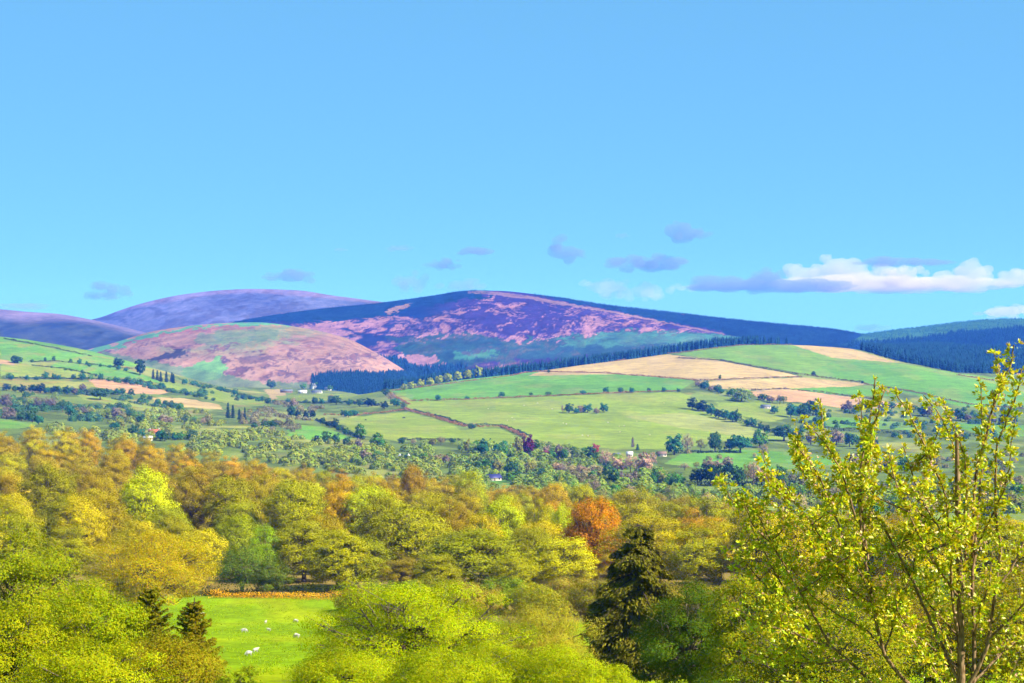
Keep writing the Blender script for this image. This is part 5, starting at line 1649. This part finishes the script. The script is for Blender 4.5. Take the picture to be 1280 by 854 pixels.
    for pts, dy, th, dy0 in allS:
        n = len(pts)
        P = []
        for k, (x, y) in enumerate(pts):
            f = k / (n - 1)
            off = dy * min(1.0, f * 1.6) if dy0 is None else dy0 + (dy - dy0) * f + 0.28 * f * (1 if (int(x) % 2) else -1)
            P.append(W(x, y, off))
        P = np.array(P)
        # smooth resample
        s = np.concatenate([[0], np.cumsum(np.linalg.norm(np.diff(P, axis=0), axis=1))])
        m = max(6, int(s[-1] / 0.05))
        t = np.linspace(0, s[-1], m)
        Pr = np.stack([pchip(s, P[:, q], t) for q in range(3)], -1) + rng.normal(0, 0.003, (m, 3))
        rr = th * (1 - 0.8 * (t / s[-1])) + 0.002
        V, Q = tube(Pr, rr, 6)
        g = Geo()
        g.add(V, Q)
        br = link("branch", g.mesh("branch", M_BARKY, True), e)
        # leaf tufts on short spurs
        g = Geo()
        gb = Geo()
        nb = 0
        lo = 0.18 if dy0 is None else 0.08
        tt = lo * s[-1]
        if dy0 is None and th > 0.0125:
            tt = 0.35 * s[-1]
        tang = unit(np.gradient(Pr, axis=0))
        while tt < s[-1] + 0.01:
            i = min(m - 1, int(tt / s[-1] * (m - 1)))
            c = Pr[i]
            tg_ = tang[i]
            low = float(np.clip((base[2] + c[2] - CAMZ + 1.0) / -0.5, 0, 1))
            spur = unit(rng.normal(size=3) + tg_ * 0.4) * rng.uniform(0.012, 0.05 + 0.09 * low)
            c2 = c + spur
            k = rng.integers(9, 15)
            d = unit(unit(spur)[None] * 0.7 + tg_[None] * 0.5 + rng.normal(0, 0.75, (k, 3)))
            ln = rng.uniform(0.024, 0.048, k)
            N = unit(np.cross(d, rng.normal(size=(k, 3))) + np.array([0, 0, 0.5]))
            N = unit(N - d * np.sum(N * d, 1, keepdims=True))
            B = np.cross(N, d)
            wv = ln * rng.uniform(0.34, 0.5, k)
            L_ = ln[:, None]
            Wv = wv[:, None]
            cup = rng.uniform(-0.1, 0.3, k)[:, None]
            V = np.empty((k, 8, 3))
            o0 = c2 + d * 0.006
            V[:, 0] = o0
            V[:, 1] = o0 + d * L_ * 0.35 + B * Wv * 0.5 + N * Wv * cup
            V[:, 2] = o0 + d * L_ * 0.35
            V[:, 3] = o0 + d * L_ * 0.35 - B * Wv * 0.5 + N * Wv * cup
            tip = -N * L_ * rng.uniform(0.0, 0.3, k)[:, None]
            V[:, 4] = o0 + d * L_ * 0.7 + B * Wv * 0.36 + N * Wv * cup * 0.6 + tip * 0.4
            V[:, 5] = o0 + d * L_ * 0.7 + tip * 0.4
            V[:, 6] = o0 + d * L_ * 0.7 - B * Wv * 0.36 + N * Wv * cup * 0.6 + tip * 0.4
            V[:, 7] = o0 + d * L_ + tip
            q4 = np.array([(2, 1, 4, 5), (3, 2, 5, 6)])
            q3 = np.array([(0, 1, 2), (0, 2, 3), (5, 4, 7), (6, 5, 7)])
            bs = np.arange(k)[:, None, None] * 8
            av = np.repeat(np.clip(rng.normal(0.5, 0.22, k), 0, 1), 8)
            n0 = g.n
            g.add(V.reshape(-1, 3), (bs + q4).reshape(-1, 4), av)
            g.Q.append((bs + q3).reshape(-1, 3) + n0)
            g.M.append(np.zeros(k * 4))
            if rng.random() < 0.10:
                for _ in range(3):
                    bc = c2 + rng.normal(0, 0.02, 3)
                    kk = 5
                    dd = unit(rng.normal(size=(kk, 3)))
                    NN = unit(rng.normal(size=(kk, 3)))
                    V2, Q2 = cards(bc + dd * 0.008, unit(np.cross(dd, NN)), 0.017, 0.014, rng, dd)
                    gb.add(V2, Q2, np.repeat(rng.random(kk), 4))
                    nb += 1
            tt += rng.uniform(0.013, 0.026) * (1 - 0.12 * low)
        fo = link("foliage", g.mesh("foliage", M_CHERRY), br)
        v = rng.uniform(0.85, 1.15)
        fo.color = (0.52 * v, 0.505 * v, 0.005, 1)
        if nb:
            bo = link("blossom", gb.mesh("blossom", M_NEAR), br)
            bo.color = (0.62, 0.40, 0.26, 1)


M_CHERRY = leaf_mat("cherry_leaves", 0.42, 0.5, 1.5, 0.22, 0.04)
cherry()

# ------------------------------------------------------------------ clouds, all far beyond the haze
def cloud_mat(name, dens, col):
    m, nt, out = new_mat(name)
    v = nd(nt, "ShaderNodeVolumePrincipled")
    v.inputs["Color"].default_value = (*col, 1)
    v.inputs["Density"].default_value = dens
    v.inputs["Anisotropy"].default_value = 0.2
    nt.links.new(v.outputs[0], out.inputs["Volume"])
    return m


def cloud(puffs, Y, mat, label, seed):
    """puffs: (x, y, w, h) in photo pixels at distance Y; one closed lumpy surface per puff, merged by remesh"""
    rng = np.random.default_rng(seed)
    import bmesh
    bm = bmesh.new()
    for x, y, w, h in puffs:
        w, h = w * 1.4, h * (1.25 if w > 150 or mat is CD else 1.65) * (1.2 if mat is CD else 1.0)
        c = np.array([PX(x, Y), Y, PZ(y, Y)])
        rx, rz = w / F * Y / 2, h / F * Y / 2
        ry = max(rx * 0.6, rz)
        nsub = max(4, int(w / max(h, 1) * 6))
        for k in range(nsub):
            d = rng.normal(size=3)
            d /= np.linalg.norm(d)
            q = rng.random() ** 0.5 * 0.78
            p = c + d * q * np.array([rx, ry, rz])
            edge = 1 - 0.6 * q
            s = np.array([max(rx * 0.32, rz * 0.8), max(ry * 0.4, rz * 0.8), rz * 0.62]) * edge * rng.uniform(0.6, 1.1)
            r = bmesh.ops.create_icosphere(bm, subdivisions=3, radius=1.0)
            ph = rng.uniform(0, 50)
            for v in r["verts"]:
                nn = float(fbm(v.co.x * 1.3 + ph, v.co.y * 1.3 + v.co.z * 1.9, 3, 3)) - 0.5
                v.co = v.co * (1 + 0.9 * nn)
                v.co.x = v.co.x * s[0] + p[0]
                v.co.y = v.co.y * s[1] + p[1]
                v.co.z = v.co.z * s[2] + p[2]
    me = bpy.data.meshes.new("cloud")
    bm.to_mesh(me)
    bm.free()
    o = bpy.data.objects.new("cloud", me)
    C.objects.link(o)
    rm = o.modifiers.new("r", 'REMESH')
    rm.mode = 'VOXEL'
    rm.voxel_size = max(8.0, Y / F * 1.2)
    dg = bpy.context.evaluated_depsgraph_get()
    me2 = bpy.data.meshes.new_from_object(o.evaluated_get(dg))
    o.modifiers.clear()
    o.data = me2
    bpy.data.meshes.remove(me)
    me2.name = "cloud"
    me2.materials.clear()
    me2.materials.append(mat)
    me2.polygons.foreach_set("use_smooth", np.ones(len(me2.polygons), bool))
    tag(o, label, "cloud", "clouds over the hills", puffs[0][0])


CD = cloud_mat("bright_cumulus", 0.0042, (0.86, 0.78, 0.90))
CM = cloud_mat("grey_cumulus", 0.0052, (0.32, 0.41, 0.60))
CT = cloud_mat("thin_cloud", 0.0032, (0.42, 0.50, 0.70))
CP = cloud_mat("pale_cloud", 0.0020, (0.80, 0.76, 0.88))
YC = 15000
cloud([(1010, 346, 60, 30), (1050, 340, 60, 36), (1090, 346, 60, 28), (1060, 354, 170, 20), (1110, 355, 120, 18)], YC, CD, "long white and grey cumulus bank over the right side, left half", 1)
cloud([(1130, 348, 60, 26), (1175, 350, 60, 22), (1215, 342, 60, 28), (1262, 346, 50, 24), (1200, 355, 140, 16), (1310, 350, 70, 22), (1150, 356, 120, 15)], YC, CD, "white cumulus bank touching the right edge", 2)
cloud([(900, 354, 80, 16), (955, 351, 80, 22), (925, 357, 130, 13), (1000, 357, 120, 12)], YC - 300, CM, "grey left end of the long cumulus bank", 31)
cloud([(1110, 327, 80, 9), (1160, 328, 60, 7)], YC - 900, CM, "dark grey streak on top of the long cumulus bank", 3)
cloud([(855, 289, 54, 20), (870, 293, 40, 10)], YC, CM, "small grey dome cloud, highest over the right centre", 4)
cloud([(708, 311, 46, 24), (712, 316, 48, 12)], YC, CM, "round greyish white puff above the heather hill's right slope", 5)
cloud([(810, 329, 94, 16), (775, 330, 30, 7)], YC, CM, "flat grey lens cloud left of the cumulus bank", 6)
cloud([(598, 314, 58, 7)], YC, CM, "thin dark streak cloud above the heather hill's top", 7)
cloud([(500, 310.5, 36, 6)], YC, CT, "small faint streak cloud left of the thin dark streak", 8)
cloud([(560, 330, 50, 11), (538, 331, 20, 6)], YC, CM, "flat grey cloud just above the heather hill's left slope", 9)
cloud([(512, 351, 54, 19)], YC, CT, "soft grey cloud resting left of the heather hill's summit", 10)
cloud([(575, 356, 58, 13)], YC, CT, "soft pale cloud right behind the heather hill's summit", 11)
cloud([(362, 346, 66, 13)], YC, CM, "grey cloud over the far purple hill's right slope", 12)
cloud([(135, 364, 52, 20), (130, 371, 44, 8)], YC, CM, "grey blue cloud over the far left hills", 13)
cloud([(760, 361, 76, 18), (762, 358, 22, 11), (810, 366, 60, 20), (855, 360, 40, 8)], YC, CP, "pale wide cloud behind the heather hill's right shoulder", 14)
cloud([(1252, 390, 66, 12), (1290, 388, 60, 14)], YC, CD, "low white cloud above the right hand ridge", 15)
cloud([(1085, 410, 46, 8)], YC, CT, "faint low cloud between the two right ridges", 16)
cloud([(778, 294, 22, 6)], YC, CT, "tiny wisp left of the small grey dome cloud", 17)
cloud([(425, 312, 20, 4)], YC, CT, "tiny faint wisp above the far purple hill", 18)
cloud([(30, 383, 60, 6)], YC, CT, "faint low streak above the left edge hills", 19)

# ------------------------------------------------------------------ haze
m, nt, out = new_mat("valley_haze")
v = nd(nt, "ShaderNodeVolumePrincipled")
v.inputs["Color"].default_value = (0.04, 0.17, 1.0, 1)
v.inputs["Absorption Color"].default_value = (1, 1, 1, 1)
v.inputs["Density"].default_value = 0.80e-4
v.inputs["Anisotropy"].default_value = 0.0
nt.links.new(v.outputs[0], out.inputs["Volume"])
g = Geo()
box(g, -6500, 6500, -150, 10500, CAMZ - 175, CAMZ + 330)
o = link("haze", g.mesh("haze", m))
o["kind"] = "stuff"
o.display_type = 'WIRE'

# ------------------------------------------------------------------ light, sky, camera
SUN_EL, SUN_AZ = 42.0, 114.0      # azimuth clockwise from the viewing direction (+Y)
sd = bpy.data.lights.new("sun", 'SUN')
sd.energy = 5.0
sd.angle = rad(0.5)
sd.color = (1.0, 0.94, 0.84)
so = bpy.data.objects.new("sun", sd)
C.objects.link(so)
from mathutils import Vector
dv = Vector((math.sin(rad(SUN_AZ)) * math.cos(rad(SUN_EL)), math.cos(rad(SUN_AZ)) * math.cos(rad(SUN_EL)), math.sin(rad(SUN_EL))))
so.rotation_euler = (-dv).to_track_quat('-Z', 'Y').to_euler()
so.location = (100, -50, CAMZ + 200)

w = bpy.data.worlds.new("World")
bpy.context.scene.world = w
w.use_nodes = True
nt = w.node_tree
nt.nodes.clear()
out = nt.nodes.new("ShaderNodeOutputWorld")
bg = nt.nodes.new("ShaderNodeBackground")
sk = nt.nodes.new("ShaderNodeTexSky")
sk.sky_type = 'NISHITA'
sk.sun_disc = False
sk.sun_elevation = rad(SUN_EL)
sk.sun_rotation = rad(SUN_AZ)
sk.altitude = 100
sk.air_density = 0.5
sk.dust_density = 0.0
sk.ozone_density = 6.0
bg.inputs["Strength"].default_value = 0.10
gm = nt.nodes.new("ShaderNodeGamma")
gm.inputs[1].default_value = 0.26
tint = nt.nodes.new("ShaderNodeVectorMath")
tint.operation = 'MULTIPLY'
tint.inputs[1].default_value = (0.66, 1.58, 2.30)
nt.links.new(sk.outputs[0], gm.inputs[0])
nt.links.new(gm.outputs[0], tint.inputs[0])
nt.links.new(tint.outputs[0], bg.inputs[0])
nt.links.new(bg.outputs[0], out.inputs[0])

cam = bpy.data.cameras.new("camera")
cam.sensor_width = 36
cam.lens = 36 * F / 1280
cam.clip_start = 0.5
cam.clip_end = 60000
co = bpy.data.objects.new("camera", cam)
C.objects.link(co)
co.location = (0, 0, CAMZ)
co.rotation_euler = (rad(90), 0, 0)
bpy.context.scene.camera = co

# ------------------------------------------------------------------ finish labels so each one names one thing
ORD = "first second third fourth fifth sixth seventh eighth ninth tenth eleventh twelfth thirteenth fourteenth fifteenth sixteenth seventeenth eighteenth".split()
by = {}
for o, lb, x in THINGS:
    by.setdefault(lb, []).append((x if x is not None else 0, o))
for lb, L in by.items():
    if len(L) < 2:
        continue
    L.sort(key=lambda q: q[0])
    for k, (x, o) in enumerate(L):
        if k == 0:
            pos = "leftmost"
        elif k == len(L) - 1:
            pos = "rightmost"
        else:
            pos = ORD[k] + " from left"
        o["label"] = lb + ", " + pos
sc = bpy.context.scene
sc.view_settings.view_transform = 'Standard'
sc.view_settings.look = 'None'
sc.view_settings.gamma = 1
sc.view_settings.use_curve_mapping = False
sc.view_settings.exposure = 1.45
sc.render.engine = 'CYCLES'
cy = sc.cycles
cy.max_bounces = 5
cy.diffuse_bounces = 3
cy.glossy_bounces = 1
cy.transmission_bounces = 3
cy.transparent_max_bounces = 6
cy.volume_bounces = 1
cy.use_denoising = True
cy.denoiser = 'OPENIMAGEDENOISE'
cy.denoising_input_passes = 'RGB_ALBEDO_NORMAL'
cy.denoising_prefilter = 'ACCURATE'
cy.use_adaptive_sampling = False
cy.caustics_reflective = False
cy.caustics_refractive = False
